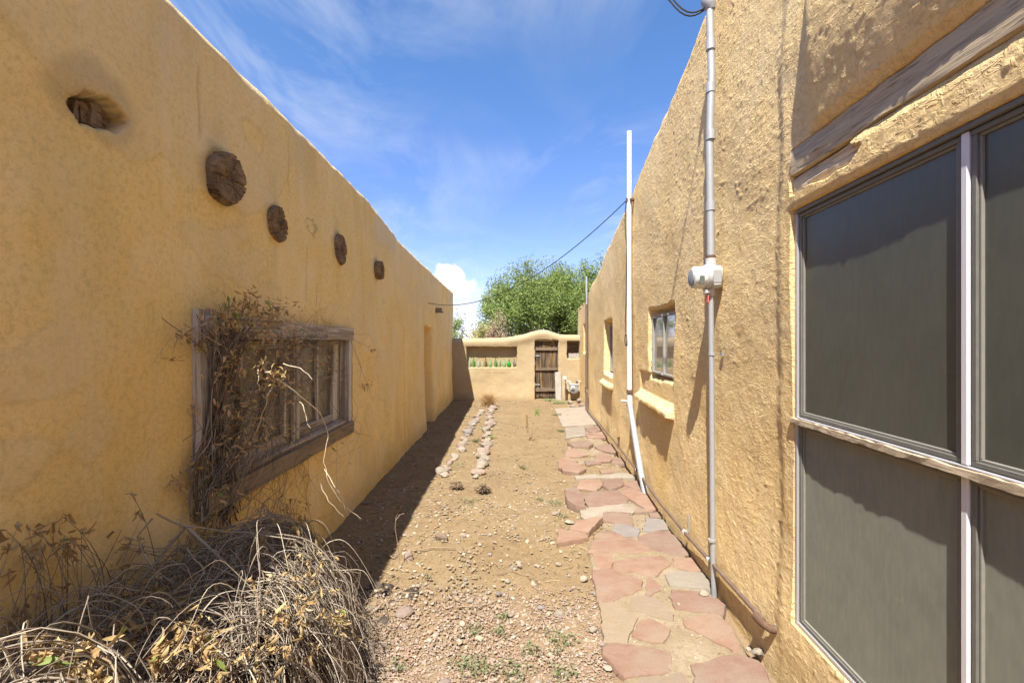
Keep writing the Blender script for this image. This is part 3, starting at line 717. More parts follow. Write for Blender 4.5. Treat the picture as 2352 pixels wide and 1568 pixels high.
    # log ends
    for i, (vy, vz, vr, vo) in enumerate(VIGAS):
        n_a, n_r = 72, 12; V = []; Fq = []
        sd = i * 11; cr_ = [random.uniform(1.1, 2.0), random.uniform(3.4, 4.2), random.uniform(-.5, .5), random.uniform(5, 5.6)]
        for j in range(n_r + 4):
            for k in range(n_a):
                a = 2 * math.pi * k / n_a
                rr = vr * (1 + .05 * math.sin(2 * a + sd) + .035 * math.sin(5 * a + sd * 2) + .02 * random.uniform(-1, 1) - (.10 if abs(math.sin(a * .5 + sd)) > .93 else 0))
                if j < 3: q, ox = rr, -0.08 + (vo + .08) * j / 2.6
                else:
                    q = rr * (1 - (j - 2) / (n_r + 2)); ox = vo - .012 * (1 - q / vr) * (1 + .5 * math.sin(a * 2 + sd)) + random.uniform(-.004, .004)
                    for ca_ in cr_:
                        if abs(math.atan2(math.sin(a - ca_), math.cos(a - ca_))) < .05: ox -= .016 * min(1, q / vr * 2)
                V.append((ox, math.cos(a) * q, math.sin(a) * q * 1.05))
        for j in range(n_r + 3):
            for k in range(n_a):
                a = j * n_a + k; b = j * n_a + (k + 1) % n_a; Fq.append((a, b, b + n_a, a + n_a))
        me = bpy.data.meshes.new('viga'); me.from_pydata(V, [], Fq + [tuple(range((n_r + 3) * n_a, (n_r + 4) * n_a))]); me.update()
        me.polygons.foreach_set('use_smooth', np.full(len(me.polygons), False))
        ob = new_obj('viga', me, M_viga, root); ob.location = LW(vy, vz, 0); ob.rotation_euler = (random.uniform(-.6, .6), 0, 0)
    # the rotten stub in the hole: a few splintered slabs
    mb = MB()
    for i in range(9):
        y0 = HOLE[0] - .085 + i * .019; l = random.uniform(.05, .085)
        mb.fbox(LW, y0, y0 + .024, HOLE[1] + (y0 - HOLE[0]) * .2 - l * .62, HOLE[1] + (y0 - HOLE[0]) * .2 + l * .5, -.09, -.035 + random.uniform(-.03, .012), 3, .008, 1)
    ob = mb.build('viga', M_viga, root); tag(ob, 'broken rotten log stub sunk in a ragged hole')
    # wooden spout by the far corner
    y0, z0 = 9.53, 2.25; mb = MB(); mb.fbox(LW, y0 - .06, y0 + .06, z0 - .05, z0 - .02, -.05, .16); mb.fbox(LW, y0 - .06, y0 - .035, z0 - .02, z0 + .05, -.05, .13); mb.fbox(LW, y0 + .035, y0 + .06, z0 - .02, z0 + .05, -.05, .13)
    mb.build('roof_spout', M_sill_y, root, bevel=.004)
    # --- old wooden window
    win = MB(); win.fbox(LW, 2.24, 4.23, .84, 1.64, -.158, -.150)
    wo = win.build('window', M_pane_old, root); tag(wo, 'old paired casement window with peeling grey wood under dead vine')
    def board(nm, a0, a1, b0, b1, o0, o1, m, axis=0, seg=14, jit=.0028, bev=.004):
        q = MB(); q.fbox(LW, a0, a1, b0, b1, o0, o1, seg, jit, axis); return q.build(nm, m, wo, bevel=bev if seg == 1 else 0)
    board('head_board', 2.20, 4.285, 1.612, 1.725, -.05, .052, M_frame_y)
    board('sill_board', 2.19, 4.27, .755, .862, -.05, .058, M_sill_y)
    board('side_board', 2.165, 2.262, .74, 1.755, -.05, .036, M_frame_z, 1)
    board('side_board', 4.205, 4.295, .735, 1.610, -.05, .036, M_frame_z, 1)
    board('mullion', 3.235, 3.325, .864, 1.610, -.13, -.022, M_frame_z, 1)
    board('inner_sill', 2.262, 4.205, .862, .885, -.13, .02, M_frame_y)
    for (a0, a1, mus) in ((2.270, 3.232, (2.42, 2.66, 2.94)), (3.328, 4.200, (3.74,))):
        board('stile', a0, a0 + .06, .888, 1.600, -.11, -.058, M_frame_z, 1); board('stile', a1 - (.14 if a1 > 4 else .06), a1, .888, 1.600, -.11, -.058, M_frame_z, 1)
        board('rail', a0 + .06, a1 - (.14 if a1 > 4 else .06), .888, .955, -.11, -.060, M_frame_y); board('rail', a0 + .06, a1 - (.14 if a1 > 4 else .06), 1.555, 1.600, -.11, -.060, M_frame_y)
        mid = 1.28; board('muntin', a0 + .06, a1 - (.14 if a1 > 4 else .06), mid, mid + .016, -.105, -.075, M_frame_y, seg=6)
        for mu in mus: board('muntin', mu, mu + .026, .955, 1.555, -.107, -.066, M_frame_z, 1, 8)
        ed = [a0 + .06] + [v for mu in mus for v in (mu, mu + .026)] + [a1 - (.14 if a1 > 4 else .06)]
        for i in range(0, len(ed), 2):
            for (b0, b1) in ((.955, 1.28), (1.296, 1.555)):
                q = MB(); q.fbox(LW, ed[i], ed[i + 1], b0, b1, -.096, -.092); q.build('pane', M_pane_old, wo)
    q = MB(); q.fbox(LW, 3.62, 4.12, 1.572, 1.606, -.055, -.02, 6, .004); q.build('loose_batten', M_frame_y, wo)
    return root
west = build_west()

# ------------------------------------------------------------------ the east house (rough sunlit stucco)
E_TOP = [(-4, 4.3), (2.0, 4.25), (3.28, 4.0), (3.74, 3.90), (4.26, 3.82), (4.96, 3.71), (5.3, 3.60), (5.66, 3.52), (6.57, 3.386), (7.6, 3.30), (8.0, 3.22), (8.4, 3.08), (9.36, 2.98), (10.0, 2.93), (10.25, 2.90), (10.6, 2.76), (11.8, 2.66), (13.4, 2.62)]
def trowel_map():
    px = 0.005; y0 = -0.5; W, Hh = int(14.2 / px), int(4.5 / px)
    H = np.zeros((W, Hh), np.float32)
    N = 26000
    cy = rng.random(N) ** 1.35 * 13.6 - 0.2; cz = rng.random(N) * 4.35
    pat = fbm(cy * 0.9, cz * 0.9, 3, 41); keep = pat > rng.uniform(-1.0, .8, N)
    base = R(33) + 0.6 * fbm(cy * .6, cz * .6, 2, 44)
    for i in range(N):
        if not keep[i]: continue
        L = random.uniform(.010, .034) * (1 if random.random() < .92 else 2.4); wd = random.uniform(.0030, .0065); hh = random.uniform(.0025, .0060)
        a = math.pi - base[i] + random.gauss(0, .45)
        rad = int((L + .02) / px) + 1; ci = int((cy[i] - y0) / px); cj = int(cz[i] / px)
        if ci - rad < 0 or cj - rad < 0 or ci + rad >= W or cj + rad >= Hh: continue
        g = np.arange(-rad, rad + 1) * px
        GY, GZ = np.meshgrid(g, g, indexing='ij')
        u = GY * math.cos(a) + GZ * math.sin(a); v = -GY * math.sin(a) + GZ * math.cos(a)
        v = v + 0.25 * wd * np.sin(u * 160 + i)
        along = np.clip(1 - (u / L) ** 2, 0, 1)
        s_ = 1 if math.cos(a) < 0 else -1; vv = v * s_
        prof = np.where(vv > 0, np.exp(-(vv / (wd * 2.2)) ** 2), np.exp(-(vv / (wd * .55)) ** 2))
        H[ci - rad:ci + rad + 1, cj - rad:cj + rad + 1] += hh * along * prof
    H = np.minimum(H, .013)
    return H, px, y0
def build_east():
    root = empty('adobe_house', RW(6, 0), 'tan rough-trowelled adobe house with the big screened window, facing the shaded wall', 'house')
    ys = lines([(-4, 0.3, 0.12), (0.3, 0.9, 0.015), (0.9, 4.7, 0.0065), (4.7, 8.2, 0.014), (8.2, 13.3, 0.032)], (2.05, 1.615, 3.94, 4.76, 7.16, 7.95, 10.8, 11.5), .003)
    zf = lines([(-0.15, 2.5, 0.007)], (.335, 2.185, 2.245, 2.34, 2.45, 1.275, 1.86, 1.09), .003)
    tp = np.array(E_TOP); top = np.interp(ys, tp[:, 0], tp[:, 1]) + .018 * fbm(ys * 1.5, ys * 0, 3, 61)
    r = 0.16; nup, narc = 190, 14
    Yg = np.repeat(ys[:, None], len(zf), 1); Zg = np.repeat(zf[None, :], len(ys), 0)
    t = np.linspace(0, 1, nup + 1)[1:]; Zu = 2.5 + (top[:, None] - r - 2.5) * t[None, :]
    Y = np.concatenate([Yg, np.repeat(ys[:, None], nup, 1)], 1); Z = np.concatenate([Zg, np.maximum(Zu, 2.5 + .0003 * np.arange(1, nup + 1)[None, :])], 1)
    H, px, y0 = trowel_map()
    iy = np.clip((Y - y0) / px, 0, H.shape[0] - 2); iz = np.clip(Z / px, 0, H.shape[1] - 2)
    i0 = iy.astype(int); j0 = iz.astype(int); fy = iy - i0; fz = iz - j0
    rough = (H[i0, j0] * (1 - fy) + H[i0 + 1, j0] * fy) * (1 - fz) + (H[i0, j0 + 1] * (1 - fy) + H[i0 + 1, j0 + 1] * fy) * fz
    soft = sstep(-.5, .6, fbm(Y * 1.0, Z * .8, 3, 71))
    rough = rough * (.28 + .34 * soft)
    o = .016 * fbm(Y * .55, Z * .7, 3, 51) + .0042 * fbm(Y * 3, Z * 3, 3, 56) + .0010 * fbm(Y * 22, Z * 22, 3, 59)
    o += rough - .004 - .012 * np.clip(Z - 2.6, 0, 2)
    o += .03 * (1 - sstep(-.1, .5, Z)) * .6
    # wall base washed out low down, with a thin proud plaster edge beside the big window
    o += .016 * (1 - sstep(2.12, 2.22, Y + .02 * fbm(Z * 3, Z * 0, 3, 5))) * sstep(0, .3, Z)
    # the rolled overhang above the big window
    we = 1.97 + .03 * fbm(Z * 2.2, Z * 0 + 3, 3, 77)
    side = 1 - sstep(we - .17, we + .005, Y) ** 1.3
    ov = np.sin(np.clip((Z - 2.45) / .44, 0, 1) * math.pi / 2)
    up = 1 - .75 * sstep(3.0, 3.6, Z)
    o += (.022 * sstep(2.45, 2.50, Z) + .058 * ov) * side * up * (Z > 2.45)
    st_ = sstep(2.185, 2.215, Z) * (1 - sstep(2.30, 2.338, Z)) * (1 - sstep(2.0, 2.12, Y)); o += .010 * st_
    # beam pocket: flush back to the plane
    bm_ = rect_mask(Y, Z, -3, 2.05, 2.338, 2.455, .002); o = o * (1 - bm_) - .05 * bm_
    cb = rect_mask(Y, Z, 1.615 + .02 * np.sin(Z * 90) + .03 * sstep(2.29, 2.31, Z), 2.05, 2.25 + .015 * vn(Y * 18, Z * 0, 3), 2.338, .003); o = o * (1 - cb) - .05 * cb
    wn = rect_mask(Y, Z, .28, 2.05, .335, 2.185, .002); o = o * (1 - wn) - .06 * wn
    # small deep windows with soft plaster reveals
    wins = [(3.94, 4.76, 1.275, 1.86, .085), (7.16, 7.95, 1.09, 1.88, .15), (10.8, 11.5, 1.35, 1.95, .16)]
    for (a0, a1, b0, b1, dp) in wins:
        wob = .012 * fbm(Y * 8, Z * 8, 2, 3)
        mk = rect_mask(Y + wob, Z + wob, a0 - .035, a1 + .035, b0 - .03, b1 + .06, .036)
        o = o * (1 - mk) + mk * (-dp + .003 * vn(Y * 20, Z * 20, 5))
    ap = rect_mask(Y, Z, 3.87, 5.25, 1.05, 1.27, .012); o -= .02 * ap
    # plaster ledges below them
    for (a0, a1, zc, dp) in ((3.85, 5.28, .985, .066), (7.05, 8.2, .885, .06)):
        wob = .0045 * fbm(Y * 6, Z * 6, 2, 8)
        mk = sstep(zc - .058, zc - .035, Z + wob) * (1 - sstep(zc - .005, zc + .062, Z + wob)) * sstep(a0 - .012, a0 + .012, Y) * (1 - sstep(a1 - .012, a1 + .012, Y))
        o += dp * mk * (1 + .07 * fbm(Y * 10, Z * 10, 2, 4))
    stain = np.zeros_like(Y); pale = np.zeros_like(Y)
    stain = .22 * (1 - sstep(.02, .28, Z + .12 * fbm(Y * 5, Z * 5, 3, 9)))
    damp = (1 - sstep(.1, .5, Z + .15 * fbm(Y * 4, Z * 4, 3, 19))) * sstep(6.8, 7.2, Y) * (1 - sstep(8.6, 9.2, Y)); stain = np.maximum(stain, .5 * damp * sstep(-.1, .5, fbm(Y * 9, Z * 9, 3, 2)))
    d = np.hypot((Y - 1.86) / .10, (Z - 3.05) / .05) + .3 * fbm(Y * 18, Z * 18, 2, 6); pale = np.maximum(pale, 1.2 * (1 - sstep(.7, 1, d)))
    o_top = o[:, -1]; ang = np.linspace(0, math.pi / 2, narc + 1)[1:]; Yt = np.repeat(ys[:, None], narc, 1)
    Ot = o_top[:, None] - r * (1 - np.cos(ang))[None, :] * 1.3 + .006 * vn(Yt * 7, ang[None, :] * 3 + Yt * 0, 9)
    Zt = (top - r)[:, None] + r * np.sin(ang)[None, :]
    ext_o = np.stack([np.full_like(ys, -.55), np.full_like(ys, -.62), np.full_like(ys, -5.0), np.full_like(ys, -5.0)], 1)
    ext_z = np.stack([top + .002, top - .3, top - .35, np.full_like(ys, -.2)], 1)
    Y = np.concatenate([Y, Yt, np.repeat(ys[:, None], 4, 1)], 1); Z = np.concatenate([Z, Zt, ext_z], 1); o = np.concatenate([o, Ot, ext_o], 1)
    pad = lambda A: np.concatenate([A, np.zeros((len(ys), narc + 4))], 1)
    V = np.stack([1.16 + .057 * Y - o, Y + .057 * o, Z], -1); n, m = Y.shape
    me = np_mesh('wall', V.reshape(-1, 3), grid_faces(n, m, True), True, {'stain': pad(stain).ravel(), 'pale': pad(pale).ravel()})
    new_obj('wall', me, M_east, root)
    mb = MB(); mb.fbox(lambda a, b, o: (a, 13.2 + o, b), 1.95, 6.9, -.2, 2.3, 0, .12); mb.build('end_wall', M_east, root)
    # weathered beam and its corbel
    def timber(nm, a0, a1, b0, b1, o0, o1, seg, jit, m):
        q = MB(); n_ = seg; b = 0
        rows = []
        ring = [(b0, o0), (b0, o1 - .008), (b0 + .006, o1)] + [(b0 + (b1 - b0) * t, o1 + .001) for t in (.2, .35, .5, .65, .8)] + [(b1 - .006, o1), (b1, o1 - .008), (b1, o0)]
        dz = [random.uniform(-.004, .004) for _ in ring]
        for i in range(n_ + 1):
            Yv = a0 + (a1 - a0) * i / n_
            for k_, (z, oo) in enumerate(ring):
                jj = .0035 * float(vn(Yv * 3 + 3, k_ * 2.3, 5)) + .0022 * float(vn(Yv * 11, k_ * 4.1, 8))
                q.v.append(RW(Yv + (jit * float(vn(k_ * 1.7, 3, 2)) if i == 0 else 0), z + jj, oo + jj * 1.6 + dz[k_] * .5))
        R_ = len(ring)
        for i in range(n_):
            for k_ in range(R_ - 1): q.f.append((i * R_ + k_, i * R_ + k_ + 1, (i + 1) * R_ + k_ + 1, (i + 1) * R_ + k_))
        q.f.append(tuple(range(R_))[::-1]); q.f.append(tuple(n_ * R_ + k_ for k_ in range(R_)))
        return q.build(nm, m, root, smooth=True)
    timber('lintel_beam', .1, 2.045, 2.336, 2.462, -.055, .020, 70, 0, M_lintel)
    timber('corbel', 1.625, 2.045, 2.246, 2.333, -.055, .008, 16, .03, M_lintel)
    # --- the big four-pane window
    q = MB(); q.fbox(RW, .285, 2.046, .34, 2.18, -.0585, -.054)
    wo = q.build('window', M_dkframe, root); tag(wo, 'large four-pane window with dark mesh screens')
    def bar(nm, a0, a1, b0, b1, o0, o1, m, bev=.002, seg=1, jit=0.0, axis=0):
        q = MB(); q.fbox(RW, a0, a1, b0, b1, o0, o1, seg, jit, axis); return q.build(nm, m, wo, bevel=bev)
    bar('frame', 2.030, 2.047, .337, 2.183, -.055, .004, M_alu); bar('frame', .29, 2.030, .337, .352, -.055, .002, M_alu); bar('frame', .29, 2.030, 2.168, 2.183, -.055, .010, M_dkframe)
    bar('mullion', 1.226, 1.249, 1.264, 2.168, -.050, .002, M_mullion, .004); bar('mullion', 1.226, 1.249, .352, 1.236, -.050, .002, M_mullion, .004)
    rail = MB(); rail.fbox(RW, .29, 2.066, 1.236, 1.257, -.05, .019, 60, .0028); rail.build('rail', M_rail, wo)
    bar('rail_cap', .29, 2.030, 1.2575, 1.2635, -.05, .006, M_alu)
    for (a0, a1) in ((1.252, 2.028), (.40, 1.223)):
        for (b0, b1, m_, nm) in ((1.266, 2.166, M_scr_up, 'upper'), (.354, 1.234, M_scr_lo, 'lower')):
            dep = -.014
            bar('sash', a0, a1, b0, b0 + .015, -.05, dep + .010, M_dkframe); bar('sash', a0, a1, b1 - .015, b1, -.05, dep + .012, M_dkframe)
            bar('sash', a0, a0 + .015, b0 + .015, b1 - .015, -.05, dep + .010, M_dkframe); bar('sash', a1 - .015, a1, b0 + .015, b1 - .015, -.05, dep + .010, M_dkframe)
            for (c0, c1, e0, e1) in ((a0 + .015, a1 - .015, b0 + .015, b0 + .023), (a0 + .015, a1 - .015, b1 - .023, b1 - .015), (a0 + .015, a0 + .023, b0 + .023, b1 - .023), (a1 - .023, a1 - .015, b0 + .023, b1 - .023)):
                bar('spline', c0, c1, e0, e1, -.048, dep + .004, M_screenframe, .0015)
            sc = MB(); n1, n2 = 14, 14
            for i in range(n1 + 1):
                for j in range(n2 + 1):
                    u, v = i / n1, j / n2
                    sag = -.004 * math.sin(math.pi * u) * math.sin(math.pi * v)
                    sc.v.append(RW(a0 + .019 + (a1 - a0 - .038) * u, b0 + .019 + (b1 - b0 - .038) * v, dep - .004 + sag))
            for i in range(n1):
                for j in range(n2):
                    a = i * (n2 + 1) + j; sc.f.append((a, a + 1, a + n2 + 2, a + n2 + 1))
            tag(sc.build('pane', m_, wo, smooth=True), 'dark mesh behind glass' if nm == 'upper' else 'dusty grey screen panel')
    # --- small windows
    for i, (a0, a1, b0, b1, dp) in enumerate(wins):
        q = MB(); q.fbox(RW, a0 - .005, a1 + .005, b0 - .01, b1 + .01, -dp - .01, -dp + .006)
        wo = q.build('window', M_dkframe, root); tag(wo, ['small reflecting two-pane window above a plaster ledge', 'narrow deep window beyond the white mast', 'last deep window beside the garden wall'][i])
        fo = -dp + .055
        def bar2(nm, c0, c1, e0, e1, o1, m=M_smallframe):
            q = MB(); q.fbox(RW, c0, c1, e0, e1, -dp + .004, o1); q.build(nm, m, wo, bevel=.002)
        bar2('frame', a0, a0 + .022, b0, b1, fo); bar2('frame', a1 - .022, a1, b0, b1, fo); bar2('frame', a0 + .022, a1 - .022, b0, b0 + .02, fo); bar2('frame', a0 + .022, a1 - .022, b1 - .02, b1, fo)
        mid = (a0 + a1) / 2; bar2('mullion', mid - .014, mid + .014, b0 + .02, b1 - .02, fo - .004)
        for (c0, c1) in ((a0 + .022, mid - .014), (mid + .014, a1 - .022)):
            q = MB(); q.fbox(RW, c0, c1, b0 + .02, b1 - .02, fo - .030, fo - .024); q.build('pane', M_pane_mirror, wo)
        if i == 0:
            for (c, e) in ((a0 + .011, b0 + .1), (a0 + .011, b0 + .3), (a0 + .011, b1 - .1), (a1 - .011, b0 + .12), (a1 - .011, b0 + .33), (mid, b1 - .01), (mid, b0 + .01), (a0 + .2, b1 - .01)):
                q = MB(); q.fbox(RW, c - .009, c + .009, e - .009, e + .009, fo - .002, fo + .010); q.build('clip', M_alu, wo, bevel=.002)
    return root
east = build_east()

# ------------------------------------------------------------------ the garden wall at the end
G_TOP = [(-1.9, 1.685), (-.8, 1.69), (-.3, 1.70), (.05, 1.745), (.35, 1.80), (.55, 1.875), (.75, 1.925), (.95, 1.925), (1.12, 1.87), (1.3, 1.81), (1.5, 1.79), (2.1, 1.785)]
NICHE = (-1.254, .133, .889, 1.443); GATE = (.64, 1.278, -1, 1.60); HOLE_E = (1.535, 1.865, 1.13, 1.60)
def build_end():
    root = empty('garden_wall', EW(.1, 0), 'low smooth adobe garden wall with a humped top, bottle niche and gate opening', 'wall')
    xs = lines([(-1.80, 2.06, .014)], (NICHE[0], NICHE[1], GATE[0], GATE[1], HOLE_E[0], HOLE_E[1]), .004)
    zf = lines([(-.15, 1.56, .014)], (NICHE[2], NICHE[3], 1.13), .004)
    tp = np.array(G_TOP); top = np.interp(xs, tp[:, 0], tp[:, 1]); kk = np.ones(9) / 9; top = np.convolve(np.pad(top, 4, 'edge'), kk, 'valid') + .006 * fbm(xs * 3, xs * 0, 2, 3)
    r = .115; nup, narc = 6, 14
    X = np.concatenate([np.repeat(xs[:, None], len(zf), 1), np.repeat(xs[:, None], nup, 1)], 1)
    t = np.linspace(0, 1, nup + 1)[1:]; zl = 1.56
    Z = np.concatenate([np.repeat(zf[None, :], len(xs), 0), zl + (np.maximum(top - r, zl + .012)[:, None] - zl) * t[None, :]], 1)
    topc = np.repeat(top[:, None], Z.shape[1], 1)
    o = .014 * fbm(X * 1.1, Z * 1.2, 3, 81) + .004 * fbm(X * 5, Z * 5, 3, 83)
    o += .028 * np.exp(-((Z - (topc - .14)) / .11) ** 2) + .04 * (1 - sstep(0, .5, Z))
    for (b, dp, sf) in ((NICHE, .165, .010), (GATE, .16, .012), (HOLE_E, .34, .012)):
        wob = .008 * fbm(X * 7, Z * 7, 2, 8); zt = b[3] + wob + (.02 if b is GATE else 0)
        mk = rect_mask(X + wob, Z, b[0], b[1], b[2], zt, sf); o = o * (1 - mk) - dp * mk
    stain = .25 * sstep(.2, .9, fbm(X * 2.4, Z * 2.4, 4, 3)); stain = np.maximum(stain, .3 * (1 - sstep(.0, .16, Z + .06 * vn(X * 6, Z * 6, 2)))) * .6
    stain = np.maximum(stain, .5 * np.exp(-((Z - .72 - .02 * vn(X * 4, X * 0, 3)) / .008) ** 2) * sstep(-.9, -.6, X) * (1 - sstep(-.2, -.1, X)))
    ang = np.linspace(0, math.pi, narc * 2 + 1)[1:]; Xt = np.repeat(xs[:, None], len(ang), 1)
    ot = o[:, -1][:, None] - .17 * (1 - np.cos(ang))[None, :]; zt = np.maximum(top - r, zl + .012)[:, None] + r * np.sin(ang)[None, :]
    eo = np.stack([np.full_like(xs, -.36)] , 1); ez = np.stack([np.full_like(xs, -.15)], 1)
    X = np.concatenate([X, Xt, xs[:, None]], 1); Z = np.concatenate([Z, zt, ez], 1); o = np.concatenate([o, ot, eo], 1)
    st = np.concatenate([stain, np.zeros((len(xs), len(ang) + 1))], 1)
    V = np.stack([X, EY - o, Z], -1); n, m = X.shape
    new_obj('wall', np_mesh('wall', V.reshape(-1, 3), grid_faces(n, m, False), True, {'stain': st.ravel(), 'pale': st.ravel() * 0}), M_end, root)
    # dark brown panel backs the small square opening, with a board across it
    q = MB(); q.fbox(EW, HOLE_E[0] - .02, HOLE_E[1] + .02, 1.11, 1.62, -.335, -.31); q.build('back_panel', M_batten, root)
    q = MB(); q.fbox(EW, 1.575, 1.86, 1.135, 1.27, -.10, -.08, 6, .003); tag(q.build('plank', M_board, root), 'short pale board across the square opening')
    return root
build_end()

def build_gate():
    root = empty('gate', EW(.96, 0, -.1), 'narrow dark weathered plank gate in the garden wall', 'gate')
    edges = [.652]
    while edges[-1] < 1.15: edges.append(edges[-1] + random.uniform(.085, .125))
    edges = [e for e in edges if e < 1.2] + [1.268]
    for i in range(len(edges) - 1):
        q = MB(); q.fbox(EW, edges[i] + .003, edges[i + 1] - .003, .05 + random.uniform(-.02, .02), 1.59 + random.uniform(-.02, .01), -.125, -.095 + random.uniform(-.004, .004), 10, .002, 1)
        q.build('plank', M_gate, root)
    for (b0, b1, s) in ((1.355, 1.425, .0), (.80, .868, .006), (.215, .30, -.004)):
        q = MB(); q.fbox(EW, .655, 1.262, b0, b1, -.093, -.052, 8, .003); q.build('batten', M_batten, root)
    for z in (1.20, .40):
        q = MB(); q.fbox(EW, .632, .775, z - .015, z + .015, -.090, -.080); q.lathe([(.014, -.035), (.014, .035)], EW(.645, z, -.078), 8); q.build('hinge', M_galv, root)
build_gate()

q = MB()
for i in range(9):
    t = i / 8; wv = .0012
    for (a, o_) in ((0, 0), (1, 0), (1, 1), (0, 1)):
        z = t * .755 + (.008 * a if i == 8 else 0); ob = .09 - .085 * t
        q.v.append(EW(1.195 + .165 * a + random.uniform(-.003, .003) - .01 * t, z + (.0 if i else 0), ob + .028 * o_ + random.uniform(-wv, wv)))
for i in range(8):
    for k in range(4): q.f.append((i * 4 + k, i * 4 + (k + 1) % 4, i * 4 + 4 + (k + 1) % 4, i * 4 + 4 + k))
q.f.append((0, 3, 2, 1)); q.f.append((32, 33, 34, 35))
tag(q.build('loose_board', M_board, None), 'silver-grey loose board leaning beside the gate', 'board')

# ------------------------------------------------------------------ bottles standing in the niche
G1 = bottle_glass('clear_bottle', (0.50, 0.56, 0.46), .30); G2 = bottle_glass('green_bottle', (0.16, 0.36, 0.10), .40); G3 = bottle_glass('pale_green_bottle', (0.36, 0.52, 0.32), .35)
G4 = bottle_glass('brown_bottle', (0.24, 0.16, 0.06), .5); G5 = bottle_glass('emerald_bottle', (0.05, 0.34, 0.03), .45); G6 = bottle_glass('grey_bottle', (0.20, 0.20, 0.17), .6)
BOT = [(313, .275, .036, 'w', G1, 'clear glass bottle at the shaded end of the niche'), (378, .275, .038, 'w', G2, 'tall mid-green bottle second from the shaded end of the niche'),
       (458, .255, .053, 'j', G1, 'wide clear glass jug between the tall green bottle and the short jar'), (522, .175, .036, 's', G1, 'shortest clear bottle in the niche row'),
       (577, .245, .037, 'w', G4, 'brown glass bottle in the niche row'), (650, .262, .052, 'j', G3, 'wide pale green flask right of the brown bottle'),
       (738, .250, .038, 'w', G2, 'slim green bottle left of the tallest clear bottle'), (797, .290, .040, 'w', G1, 'tallest clear bottle standing between two green ones'),
       (878, .240, .056, 'j', G3, 'squat aqua flask left of the emerald jug'), (960, .220, .060, 'j', G5, 'bright emerald round jug in the niche'), (1045, .225, .037, 'w', G6, 'smoky dark bottle at the gate end of the niche')]
for (zx, h, r, kd, m_, lab) in BOT:
    X = ((1100 + zx / 6.72) * .9408 - 1176) / F * (EY + .075)
    if kd == 'w': prof = [(r * .9, 0), (r, .01), (r, h * .52), (r * .9, h * .60), (r * .5, h * .72), (r * .36, h * .80), (r * .34, h * .95), (r * .42, h * .955), (r * .42, h)]
    elif kd == 's': prof = [(r * .9, 0), (r, .01), (r, h * .62), (r * .7, h * .75), (r * .45, h * .85), (r * .45, h)]
    else: prof = [(r * .85, 0), (r, .015), (r * 1.02, h * .25), (r * .95, h * .42), (r * .62, h * .60), (r * .30, h * .74), (r * .26, h * .93), (r * .33, h * .94), (r * .33, h)]
    q = MB(); q.lathe(prof, (0, 0, 0), 18)
    ob = q.build('bottle', m_, None, smooth=True); ob.location = (X, EY + .075, NICHE[2] + .004); tag(ob, lab, 'bottle', 'glass bottles in the wall niche')

